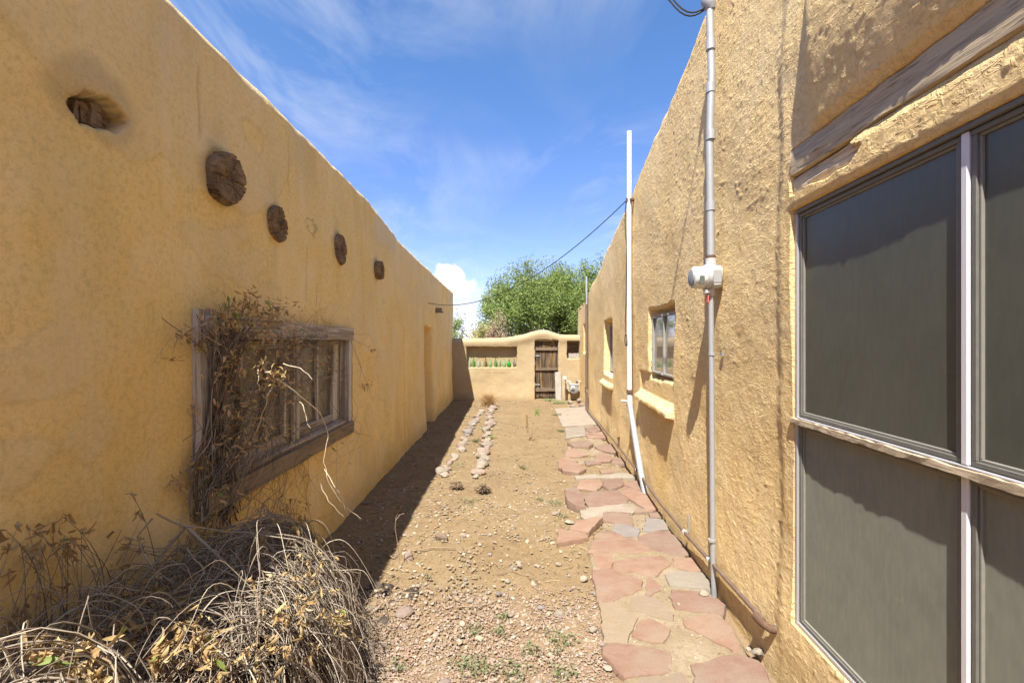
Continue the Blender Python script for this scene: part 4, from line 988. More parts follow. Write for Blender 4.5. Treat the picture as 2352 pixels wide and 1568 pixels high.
# ------------------------------------------------------------------ services on the east wall
def strap(parent, Y, z, r, m=M_galv, o=None):
    q = MB(); c = o if o is not None else .03 + r
    q.tube([RW(Y, z - .008, c), RW(Y, z + .008, c)], r + .004, 14); q.fbox(RW, Y - r - .035, Y - r + .002, z - .009, z + .009, .004, .012)
    q.build('strap', m, parent)
def build_meter():
    Y = 2.885; c = .062
    root = empty('electric_meter', RW(Y, 0, c), 'white round electric meter on a tall grey conduit up the rough wall', 'meter')
    q = MB(); q.tube([RW(Y, 2.12, c), RW(Y + .01, 2.9, c + .004), RW(Y, 3.3, c - .004), RW(Y + .02, 3.725, c)], .0235, 14); q.build('conduit', M_galv, root, smooth=True)
    q = MB(); q.tube([RW(Y, -.03, c - .02), RW(Y, .25, c - .012), RW(Y, 1.91, c)], .0165, 14); q.build('conduit', M_galv, root, smooth=True)
    for z, rr in ((2.46, .03), (2.91, .03), (3.21, .03), (3.48, .03)):
        q = MB(); q.tube([RW(Y + .005, z - .03, c), RW(Y + .005, z + .03, c)], rr - .001, 14); q.build('coupling', M_galv, root, smooth=True)
    for z in (1.52, .34): strap(root, Y, z, .018, o=c - .006)
    q = MB(); q.tube([RW(Y, 2.115, c), RW(Y, 2.145, c)], .029, 14); q.build('bushing', M_rust, root)
    # can
    ax = Vector(RW(Y, 0, 1)) - Vector(RW(Y, 0, 0)); ax.normalize()
    q = MB(); q.fbox(RW, Y - .066, Y + .066, 1.935, 2.075, .006, .085); q.build('can', M_meter, root, smooth=True, bevel=.018)
    q = MB(); q.tube([RW(Y, 2.065, c), RW(Y, 2.125, c)], .033, 14); q.build('hub', M_meter, root, smooth=True)
    q = MB(); q.tube([RW(Y, 1.89, c), RW(Y, 1.95, c)], .025, 14); q.build('hub', M_meter, root, smooth=True)
    q = MB(); q.fbox(RW, Y - .0695, Y - .060, 1.965, 2.045, .022, .070); q.build('side_plate', M_galv, root, bevel=.002)
    q = MB(); q.lathe([(.076, .078), (.083, .082), (.083, .100), (.076, .104)], RW(Y, 2.005, 0), 32, ax); q.build('ring', M_meter, root, smooth=True)
    q = MB(); q.lathe([(.070, .095), (.070, .165), (.067, .176), (.058, .180)], RW(Y, 2.005, 0), 32, ax); body = q.build('meter_body', M_meterw, root, smooth=True)
    q = MB(); q.lathe([(.055, .1805), (.053, .188), (.042, .192)], RW(Y, 2.005, 0), 28, ax); q.build('glass_face', M_gasm, body, smooth=True)
    q = MB(); q.fbox(RW, Y - .0705, Y - .045, 1.960, 2.008, .125, .155); q.build('display_window', M_dial, body)
    q = MB(); q.tube([RW(Y - .02, 1.905, .090), RW(Y - .02, 1.925, .092)], .022, 10); q.build('seal', M_meter, root)
    q = MB(); q.fbox(RW, Y - .045, Y - .002, 1.845, 1.890, .090, .096); q.build('tag', M_red, root)
    q = MB(); q.tube([RW(Y - .024, 1.890, .093), RW(Y - .024, 1.910, .093)], .0015, 4); q.build('tag_wire', M_black, root)
    # weatherhead and service drop
    Yh = Y + .02; hd = Vector(RW(Yh, 3.74, c))
    q = MB(); q.lathe([(.026, -.03), (.036, .0), (.042, .04), (.032, .065), (.008, .075)], hd, 14, Vector((-.35, .1, 1))); q.build('weatherhead', M_gasm, root, smooth=True)
    q = MB()
    for k in range(2):
        p0 = hd + Vector((-.03, .01 * k, .0)); pts = []
        for i in range(13):
            t = i / 12; pts.append(p0 + Vector((.01 - .36 * t, .02 * k + .05 * t, -.05 * math.sin(min(1, t * 1.6) * math.pi) + .25 * t * t + .1 * (t > .9) * (t - .9))))
        q.tube(pts, .0055, 6)
    q.build('service_wire', M_black, root, smooth=True)
build_meter()

def build_mast():
    root = empty('white_mast', RW(4.83, 0, .03), 'tall white plastic pipe mast with a leaning grey foot', 'pipe')
    c = .055
    q = MB(); q.tube([RW(5.48, .93, c), RW(5.51, 2.4, c), RW(5.53, 4.15, c - .005)], .0285, 16); q.build('pipe', M_pvc, root, smooth=True)
    q = MB(); q.tube([RW(4.72, -.05, .03), RW(4.90, .18, .05), RW(5.45, .83, c)], .034, 16); q.build('foot', M_galv, root, smooth=True)
    q = MB(); q.tube([RW(5.45, .80, c), RW(5.48, .97, c)], .036, 16); q.build('coupling', M_meter, root, smooth=True)
    for z in (.83, 1.0):
        q = MB(); q.tube([RW(5.465, z - .018, c), RW(5.47, z + .018, c)], .040, 16); q.build('band', M_rust, root)
    q = MB(); q.tube([RW(5.47, .88, c + .02), RW(5.49, .885, c + .10)], .014, 8); q.build('valve', M_meter, root, smooth=True)
    q = MB(); q.tube([RW(5.53, 3.285, c), RW(5.53, 3.335, c)], .036, 12); q.fbox(RW, 5.47, 5.53, 3.30, 3.32, .0, c); q.build('clamp', M_rust, root)
build_mast()
def build_cables():
    A = Vector(LW(8.72, 2.34, -.03)); B = Vector(RW(5.53, 3.31, .085)); q = MB(); pts = []
    for i in range(41):
        t = i / 40; p = A.lerp(B, t); p.z -= 4 * .45 * t * (1 - t); pts.append(p)
    q.tube(pts, .0062, 6)
    tag(q.build('overhead_cable', M_black, None, smooth=True), 'black cable sagging across the alley to the white mast', 'cable')
    q = MB(); pts = []
    for i in range(41):
        t = i / 40; z = 3.305 - 1.60 * t; pts.append(RW(5.525 + .045 * math.sin(t * 9.0), z, .088 + .004 * math.sin(t * 14)))
    for i in range(15):
        a = i / 14 * 6.5; pts.append(RW(5.52 + .065 * math.sin(a), 1.705 - .02 + .07 * math.cos(a) - .07, .092))
    q.tube(pts, .006, 5)
    tag(q.build('hanging_cable', M_black, None, smooth=True), 'thin black cable winding down the white mast to a coil', 'cable')
build_cables()

def build_base_pipe():
    root = empty('base_pipe', RW(2.19, .2, .05), 'thin brown pipe running low along the foot of the rough wall', 'pipe')
    c = .05; zz = [(2.26, .215), (3.33, .168), (4.1, .15), (4.96, .148), (6.57, .165), (8.4, .10), (10.2, .07)]
    q = MB(); q.tube([RW(y, z, c + .012 * math.sin(y * 2)) for y, z in zz], .0125, 12); q.build('pipe', M_brown, root, smooth=True)
    q = MB(); q.tube([RW(2.30, .214, c + .01), RW(2.24, .214, c + .006), RW(2.20, .212, c - .012), RW(2.185, .21, -.03)], .019, 12); q.build('elbow', M_rust, root, smooth=True)
    q = MB(); q.tube([RW(2.193, .2105, -.002), RW(2.19, .21, .012)], .028, 12); q.build('collar', M_whitebit, root)
    for y, z in ((2.95, .186), (3.42, .166), (5.15, .148)):
        q = MB(); q.tube([RW(y - .012, z, c + .01 * math.sin(y * 2)), RW(y + .012, z, c + .01 * math.sin(y * 2))], .0195, 10); q.build('tie', M_whitebit, root)
    q = MB(); q.fbox(RW, 3.405, 3.42, .17, .30, .028, .033); q.build('loose_strip', M_galv, root)
    q = MB(); q.tube([RW(6.2, .15, .06), RW(6.2, .26, .06), RW(6.2, .30, .06)], [.014, .012, .02], 8); q.build('stub', M_rust, root)
build_base_pipe()
def build_downpipe():
    root = empty('downpipe', RW(10.41, 0, .05), 'narrow brown downpipe with a grey top beside the far window', 'pipe')
    q = MB(); q.tube([RW(10.41, -.03, .05), RW(10.41, 2.45, .05)], .028, 10); q.build('lower_pipe', M_brown, root, smooth=True)
    q = MB(); q.tube([RW(10.41, 2.45, .05), RW(10.41, 3.08, .05)], .024, 10); q.build('upper_pipe', M_galv, root, smooth=True)
    q = MB(); q.tube([RW(10.41, 2.47, .075), RW(10.36, 2.6, .085), RW(10.42, 2.75, .075)], .008, 5); q.build('wire', M_black, root)
    q = MB(); q.tube([RW(10.20, -.02, .05), RW(10.20, .45, .05), RW(10.38, .50, .05)], .02, 8); q.build('branch_pipe', M_brown, root, smooth=True)
    q = MB(); q.tube([RW(10.41, .44, .05), RW(10.41, .56, .05)], .038, 10); q.build('joint', M_rust, root)
build_downpipe()

def build_gas():
    X0 = 1.62; root = empty('gas_meter', EW(1.66, 0, .2), 'grey gas meter on cream pipes against the garden wall', 'gas meter')
    P = lambda dx, dy, o=.2: EW((dx - 1176) / F * (EY - .2), 1.6 - (dy - 784) / F * (EY - .2), o)
    q = MB(); b = P(1318, 893); bx, bz = b[0], b[2]
    q.lathe([(.02, -.085), (.095, -.08), (.125, -.05), (.13, 0), (.125, .045), (.1, .06)], (bx, EY - .22, bz), 24, Vector((0, -1, 0)))
    q.build('diaphragm_case', M_gasm, root, smooth=True)
    q = MB(); q.fbox(EW, bx - .135, bx + .135, bz + .075, bz + .15, .15, .29); q.build('top_cap', M_gasm, root, bevel=.015)
    q = MB(); q.fbox(EW, bx - .095, bx + .005, bz - .005, bz + .085, .285, .315); bxo = q.build('index_box', M_meterw, root, bevel=.006)
    q = MB(); q.fbox(EW, bx - .080, bx - .008, bz + .01, bz + .045, .3152, .318); q.build('dial', M_dial, bxo)
    xl = bx - .22
    q = MB(); q.tube([EW(xl, -.03, .2), EW(xl, .48, .2)], .02, 10); q.build('riser', M_rust, root, smooth=True)
    q = MB(); q.tube([EW(xl, .45, .2), EW(xl + .02, .52, .2), EW(bx - .085, .50, .2), EW(bx - .085, bz + .14, .2)], .02, 10); q.build('inlet_pipe', M_cream, root, smooth=True)
    q = MB(); q.tube([EW(bx + .085, bz + .14, .2), EW(bx + .085, .52, .2), EW(bx + .24, .50, .18), EW(bx + .27, .44, .16), EW(bx + .27, .25, .1)], .02, 10); q.build('outlet_pipe', M_cream, root, smooth=True)
    q = MB(); q.lathe([(.02, -.02), (.05, -.01), (.055, .015), (.03, .03)], EW(xl - .03, .60, .22), 14, Vector((0, -1, .3))); q.tube([EW(xl, .46, .2), EW(xl - .02, .6, .2)], .018, 8); q.build('regulator', M_whitebit, root, smooth=True)
    q = MB(); q.tube([EW(bx + .085, .47, .2), EW(bx + .085, .53, .2)], .032, 10); q.build('union', M_rust, root)
    q = MB(); q.lathe([(.0, .12), (.03, .10), (.05, .03), (.05, -.06), (.03, -.09)], EW(bx + .275, .30, .19), 14); q.build('valve', M_gasm, root, smooth=True)
build_gas()

# ------------------------------------------------------------------ stones, gravel
def rock_mesh(seed, flat=.6, sub=2, rough=.22):
    bm = bmesh.new(); bmesh.ops.create_icosphere(bm, subdivisions=sub, radius=1.0)
    rr = random.Random(seed); offs = [Vector((rr.uniform(-1, 1), rr.uniform(-1, 1), rr.uniform(-1, 1))).normalized() for _ in range(9)]; dd = [rr.uniform(.55, .95) for _ in offs]
    for v in bm.verts:
        n = v.co.normalized(); l = 1.0
        for o_, d_ in zip(offs, dd):
            c = n.dot(o_)
            if c > d_: l = min(l, d_ / c)
        v.co = n * (l * (1 + rr.uniform(-rough, rough) * .25)); v.co.z *= flat
    me = bpy.data.meshes.new('rock'); bm.to_mesh(me); bm.free()
    return me
ROCKS = {}
def rock_obj(name, p, sx, sy, sz, m, label, cat, group=None, seed=None, parent=None, rz=None, tilt=0.15):
    seed = seed if seed is not None else random.randrange(14); key = (seed % 14, m.name)
    if key not in ROCKS:
        me = rock_mesh(seed); me.materials.append(m); ROCKS[key] = me
    o = bpy.data.objects.new(name, ROCKS[key]); put(o, parent)
    o.location = (p[0], p[1], p[2] + sz * .38); o.scale = (sx, sy, sz / .6); o.rotation_euler = (random.uniform(-tilt, tilt), random.uniform(-tilt, tilt), rz if rz is not None else random.uniform(0, 6.28))
    if label: tag(o, label, cat, group)
    return o
MM = {'p': M_rock_pale, 'k': M_rock_pink, 'b': M_rock_brown, 'g': M_rock_grey}
def near_px(p, px): return px / F * p[1] / 2.187 * .9408 * .5
LOOSE = [(610, 800, 80, 60, 'b', 'rounded brown rock lying alone in the sunlit dirt'), (720, 785, 40, 36, 'p', 'small pale rock right of the rounded brown rock'), (430, 905, 66, 80, 'k', 'pointed pink rock on the edge of the shadow'),
         (405, 1195, 110, 50, 'k', 'long flat pink rock beside the dry bush'), (485, 1055, 36, 30, 'p', 'pale pebble above the long flat pink rock'), (683, 1088, 32, 26, 'p', 'angular cream stone in the middle of the gravel'),
         (1238, 1205, 66, 44, 'p', 'bright white knobbly rock near the path edge'), (1022, 950, 34, 44, 'p', 'upright cream stone in the open dirt'), (1365, 1018, 58, 40, 'p', 'white rock against the flagstone path'),
         (1422, 1290, 60, 46, 'p', 'grey-cream rock touching the path edge'), (915, 1092, 46, 28, 'g', 'flat grey pebble among cream stones'), (1140, 1168, 44, 28, 'g', 'smooth blue-grey pebble in the gravel'),
         (1232, 935, 40, 28, 'p', 'cream stone left of the path, near grey pebbles'), (265, 1172, 34, 26, 'p', 'small tan stone in the shade of the bush'), (412, 1262, 50, 26, 'k', 'thin pale slab below the long flat pink rock'),
         (290, 1375, 40, 32, 'b', 'brown stone half in the bush shadow'), (960, 1028, 32, 28, 'p', 'square cream pebble in the dirt'), (1290, 712, 60, 26, 'p', 'flat cream slab beside the dark tilted flagstone'),
         (1215, 665, 70, 26, 'k', 'low red stone left of the dark tilted flagstone'), (1465, 1370, 40, 36, 'k', 'red chip of flagstone at the path edge'), (640, 1560, 70, 26, 'k', 'pale slab at the bottom edge of the gravel'), (1490, 1490, 60, 28, 'p', 'cream stone at the near corner of the path'),
         (205, 610, 46, 22, 'b', 'flat brown stone in the shade of the ochre wall'), (1110, 550, 30, 22, 'p', 'white pebble between the stumps and the path')]
for i, (zx, zy, wd, hh, c, lab) in enumerate(LOOSE):
    p = z3(zx, zy); s = near_px(p, wd)
    rock_obj('rock', p, s, s * .75, near_px(p, hh) * .85, MM[c], lab, 'rock', 'loose rocks in the yard', i, rz=random.uniform(-.5, .5))
for (zx, zy, wd, c, lab) in ((1025, 1110, 64, 'p', 'white crumbly rock lying on the path below the conduit'), (1315, 1432, 74, 'p', 'broken white plaster lump at the foot of the wall'), (1262, 1412, 40, 'p', 'small white chip beside the plaster lump'), (888, 1165, 28, 'p', 'cream pebble resting on a red flagstone')):
    p = z4(zx, zy); p = (p[0], p[1], .02); s = near_px(p, wd); rock_obj('rock', p, s, s * .8, s * .6, MM[c], lab, 'rock', 'loose rocks in the yard')
# two rows of edging stones
def row(pts, n, cols, label, group):
    P = [Vector(z8(*p)) for p in pts]; L = [0]
    for a, b in zip(P, P[1:]): L.append(L[-1] + (b - a).length)
    for i in range(n):
        d = L[-1] * (i + .5) / n; k = max(j for j in range(len(L) - 1) if L[j] <= d); t = (d - L[k]) / (L[k + 1] - L[k])
        p = P[k].lerp(P[k + 1], t) + Vector((random.gauss(0, .026), random.gauss(0, .03), -.008)); s = L[-1] / n * random.uniform(.36, .78)
        rock_obj('edging_stone', p, s * random.uniform(.6, .95), s, s * random.uniform(.35, .65), MM[random.choice(cols)], label, 'stone', group)
row([(370, 1180), (410, 1090), (500, 960), (560, 890), (600, 810), (620, 740), (660, 680), (740, 530), (790, 460)], 36, 'kgppk', 'rough low stone in the edging row nearer the shaded ochre wall', 'edging stones, shaded row')
row([(730, 1200), (770, 1060), (810, 990), (820, 900), (840, 790), (850, 680), (880, 620), (880, 530), (890, 460), (930, 400)], 38, 'ppppk', 'rough low stone in the edging row nearer the open sunlit dirt', 'edging stones, sunny row')
# rubble under the gas meter
for i, (dx, dy, s) in enumerate(((1322, 912, .10), (1332, 922, .12), (1310, 926, .09), (1340, 934, .13), (1318, 936, .10), (1326, 905, .07))):
    p = gp(dx, dy); p = (p[0], min(p[1], 12.3), 0); rock_obj('rubble', p, s, s * .8, s * .7, MM['pkpkpp'[i]], 'broken pink and white rubble heaped below the gas meter', 'rubble', 'rubble under the gas meter')

def scatter_gravel():
    base = []
    for s_ in range(6):
        me = rock_mesh(100 + s_, .6, 1, .3); v = np.array([x.co for x in me.vertices]); f = np.array([p.vertices[:] for p in me.polygons]); base.append((v, f)); bpy.data.meshes.remove(me)
    pts = []
    def add(n, x0, x1, y0, y1, smin, smax, dens=None, pal='mix'):
        x = rng.uniform(x0, x1, n); y = rng.uniform(y0, y1, n)
        keep = (x < path_edge(y) - .005) & (x > -1.46)
        if dens is not None: keep &= rng.random(n) < dens(x, y)
        x, y = x[keep], y[keep]
        s = smin + (smax - smin) * rng.random(len(x)) ** 2.6
        pts.append((x, y, s, np.full(len(x), 0 if pal == 'mix' else 1)))
    pink = lambda x, y: np.clip(1.15 - sstep(2.35, 2.95, y + .2 * fbm(x * 3, y * 3, 2, 6)), .0, 1)
    add(30000, -1.2, .8, 1.2, 3.0, .0035, .012, pink, 'pink')
    add(5200, -1.4, .9, 2.2, 4.6, .0035, .018, lambda x, y: .25 + .75 * sstep(-.3, .7, fbm(x * 2.2, y * 2.2, 3, 3)))
    add(3600, -1.4, .9, 4.2, 7.2, .005, .02, lambda x, y: .15 + .85 * sstep(-.2, .8, fbm(x * 1.8, y * 1.8, 3, 13)) * (1 - .7 * np.exp(-((x - .25) / .35) ** 2)))
    add(1800, -1.5, 1.1, 7, 12.4, .006, .022, lambda x, y: np.clip(.12 + .9 * np.exp(-((x + .5) / .35) ** 2) + .4 * sstep(11.4, 12.2, y), 0, 1))
    add(5000, -1.4, 1.2, 4.5, 12.4, .003, .011, lambda x, y: .25 + .6 * sstep(-.4, .5, fbm(x * 3.2, y * 1.6, 3, 23)))
    add(900, -1.4, .8, 1.5, 5.0, .014, .026, lambda x, y: .2 + .5 * sstep(-.2, .6, fbm(x * 2.2, y * 2.2, 3, 3)))
    x = np.concatenate([p[0] for p in pts]); y = np.concatenate([p[1] for p in pts]); s = np.concatenate([p[2] for p in pts]); kd = np.concatenate([p[3] for p in pts])
    # chips lodged in the mortar joints of the path
    n2 = 1500; yy = rng.uniform(1.2, 8.5, n2); xx = path_edge(yy) + rng.random(n2) * (1.10 + .057 * yy - path_edge(yy)); x = np.concatenate([x, xx]); y = np.concatenate([y, yy]); s = np.concatenate([s, rng.uniform(.003, .010, n2)]); kd = np.concatenate([kd, np.zeros(n2)])
    pal_m = np.array([(.60, .50, .36), (.52, .40, .26), (.46, .34, .21), (.46, .39, .32), (.62, .52, .40), (.42, .30, .20)]); pal_p = np.array([(.60, .42, .31), (.55, .37, .27), (.64, .49, .38), (.47, .31, .22), (.58, .47, .37), (.50, .40, .33)])
    VV, FF, CC = [], [], []; off = 0
    for b in range(6):
        v, f = base[b]; sel = np.arange(len(x)) % 6 == b; m = sel.sum()
        a = rng.uniform(0, 6.28, m); ca, sa = np.cos(a), np.sin(a)
        sc = s[sel][:, None] * np.stack([rng.uniform(.8, 1.3, m), rng.uniform(.7, 1.1, m), rng.uniform(.6, 1.1, m)], 1)
        P = v[None] * sc[:, None, :]
        tx = rng.normal(0, .25, m); P[:, :, 2] += P[:, :, 0] * tx[:, None]
        Q = np.empty_like(P); Q[:, :, 0] = P[:, :, 0] * ca[:, None] - P[:, :, 1] * sa[:, None] + x[sel][:, None]; Q[:, :, 1] = P[:, :, 0] * sa[:, None] + P[:, :, 1] * ca[:, None] + y[sel][:, None]
        onp = (x[sel] > path_edge(y[sel])); Q[:, :, 2] = P[:, :, 2] + (s[sel] * .12 + np.where(onp, .012, -.002))[:, None]
        VV.append(Q.reshape(-1, 3)); FF.append((f[None] + (np.arange(m) * len(v))[:, None, None] + off).reshape(-1, 3)); off += m * len(v)
        ki = kd[sel].astype(int); idx = rng.integers(0, 6, m); col = np.where(ki[:, None] == 1, pal_p[idx], pal_m[idx]) * rng.uniform(.38, .60, m)[:, None]
        CC.append(np.repeat(col, len(v), 0))
    me = np_mesh('gravel', np.concatenate(VV), np.concatenate(FF), False, {'tint': np.concatenate(CC)})
    tag(new_obj('gravel', me, M_chips), 'loose pink and tan gravel strewn over the bare earth', 'gravel', kind='stuff')
scatter_gravel()

# ------------------------------------------------------------------ straw, fallen leaf bits
def scatter_straw():
    cv = []; rr = random.Random(5)
    for i in range(1500):
        y = 1.6 + 10.6 * rr.random() ** 1.5; x = rr.uniform(-1.45, float(path_edge(y)) + .1) if i % 3 else rr.uniform(-1.5, -.7)
        a = rr.uniform(0, 6.28); l = rr.uniform(.012, .05) * (1 + .06 * y); z = .004 + .006 * rr.random(); b = a + rr.gauss(0, .5)
        cv.append((np.array([(x, y, z), (x + math.cos(a) * l, y + math.sin(a) * l, z + rr.uniform(-.002, .008)), (x + math.cos(a) * l + math.cos(b) * l, y + math.sin(a) * l + math.sin(b) * l, z)]), .0012 + .0003 * y, .0008, rr.choice([(.32, .25, .15), (.22, .15, .09), (.40, .32, .2), (.14, .10, .065), (.28, .19, .1)])))
    tag(new_obj('straw_litter', tubes_mesh('straw_litter', cv, 3), M_dryleaf_stem), 'straw bits and twig litter strewn over the bare earth', 'litter', kind='stuff')

# ------------------------------------------------------------------ plants
LEAF = {}
def leaf_mesh(kind, mat_, cols, curl, fold, wd, seed):
    """a lance leaf 1 long along +Y, curled and folded"""
    key = (kind, seed)
    if key in LEAF: return LEAF[key]
    rr = random.Random(seed * 7 + 1); n = 6; V = []; Fq = []; C = []
    col = Vector(rr.choice(cols)) * rr.uniform(.8, 1.15); tw = rr.uniform(-.9, .9); cu = curl * rr.uniform(.4, 1.4) * rr.choice((1, 1, -1))
    y = z = 0.0; ang = 0.0
    for i in range(n + 1):
        t = i / n; wv = wd * (math.sin(math.pi * min(1, t * .94 + .05)) ** .8) * (1 - .25 * t)
        a = ang; ph = tw * t
        for sgn in (-1, 0, 1):
            lx = sgn * wv * math.cos(fold); lz = abs(sgn) * wv * math.sin(fold) + .02 * rr.uniform(-1, 1) * abs(sgn)
            X = lx * math.cos(ph) - lz * math.sin(ph); Zl = lx * math.sin(ph) + lz * math.cos(ph)
            V.append((X, y - Zl * math.sin(a), z + Zl * math.cos(a))); C.append(tuple(col * (1 - .12 * (sgn == 0) + rr.uniform(-.08, .08))))
        y += math.cos(ang) / n; z += math.sin(ang) / n; ang += cu / n
    for i in range(n):
        for k in range(2):
            a = i * 3 + k; Fq.append((a, a + 1, a + 4, a + 3))
    me = np_mesh('leaf', np.array(V), np.array(Fq), True, {'tint': np.array(C)}); me.materials.append(mat_)
    LEAF[key] = me; return me
DRY = [(.52, .38, .19), (.44, .30, .135), (.58, .45, .26), (.32, .20, .09), (.44, .32, .17), (.26, .165, .08)]
VINE = [(.54, .36, .18), (.62, .43, .21), (.44, .28, .13), (.58, .40, .19), (.40, .26, .13), (.44, .40, .15)]
GREEN = [(.26, .33, .08), (.33, .38, .10), (.20, .30, .07)]
dry_leaves = [leaf_mesh('dry', M_dryleaf, DRY, 1.7, .55, .17, i) for i in range(9)]
vine_leaves = [leaf_mesh('vine', M_dryleaf, VINE, 1.6, .5, .17, i) for i in range(9)]
green_leaves = [leaf_mesh('green', M_foliage, GREEN, .6, .3, .17, i) for i in range(3)]

def place_leaves(parent, items, limit, stuffname):
    """items: (pos, direction, size, mesh). The largest ones become parts, the rest one 'stuff' part."""
    items.sort(key=lambda it: -it[2] / max(.5, it[0].length))
    for (p, d, s, me) in items[:limit]:
        o = bpy.data.objects.new('leaf', me); put(o, parent)
        q = d.to_track_quat('Y', 'Z').to_euler(); qq = d.to_track_quat('Y', 'Z') @ Euler((0, random.uniform(-1.2, 1.2), 0)).to_quaternion()
        o.rotation_euler = qq.to_euler(); o.location = p; o.scale = (s, s, s)
    rest = items[limit:]
    if rest:
        VV, FF, CC = [], [], []; off = 0
        for (p, d, s, me) in rest:
            v = np.array([x.co for x in me.vertices]); f = np.array([x.vertices[:] for x in me.polygons]); c = np.empty(len(v) * 4, np.float32); me.attributes['tint'].data.foreach_get('color', c)
            m3 = np.array((d.to_track_quat('Y', 'Z') @ Euler((0, random.uniform(-1.2, 1.2), 0)).to_quaternion()).to_matrix())
            VV.append(v @ m3.T * s + np.array(p)); FF.append(f + off); off += len(v); CC.append(c.reshape(-1, 4)[:, :3])
        me = np_mesh(stuffname, np.concatenate(VV), np.concatenate(FF), True, {'tint': np.concatenate(CC)})
        new_obj(stuffname, me, items[0][3].materials[0], parent, 'stuff')

def tubes_mesh(name, curves, sides=3):
    """many thin tubes in one mesh: curves = (pts Nx3, r0, r1, colour)"""
    VV, FF, CC = [], [], []; off = 0
    for (P, r0, r1, col) in curves:
        P = np.asarray(P, float); n = len(P)
        T = np.gradient(P, axis=0); T /= np.linalg.norm(T, axis=1)[:, None] + 1e-9
        up = np.where(np.abs(T[:, 2:3]) < .9, np.array([[0, 0, 1.]]), np.array([[1., 0, 0]])); A = np.cross(T, up); A /= np.linalg.norm(A, axis=1)[:, None] + 1e-9; B = np.cross(T, A)
        rr = np.linspace(r0, r1, n)[:, None]
        rings = [P + (A * math.cos(2 * math.pi * k / sides) + B * math.sin(2 * math.pi * k / sides)) * rr for k in range(sides)]
        VV.append(np.stack(rings, 1).reshape(-1, 3))
        i = np.arange((n - 1) * sides); a = i // sides * sides + i % sides; b = i // sides * sides + (i + 1) % sides
        FF.append(np.stack([a, b, b + sides, a + sides], 1) + off); off += n * sides
        CC.append(np.repeat(np.array(col)[None] * rng.uniform(.9, 1.1, (n * sides, 1)), 1, 0))
    return np_mesh(name, np.concatenate(VV), np.concatenate(FF), True, {'tint': np.concatenate(CC)})

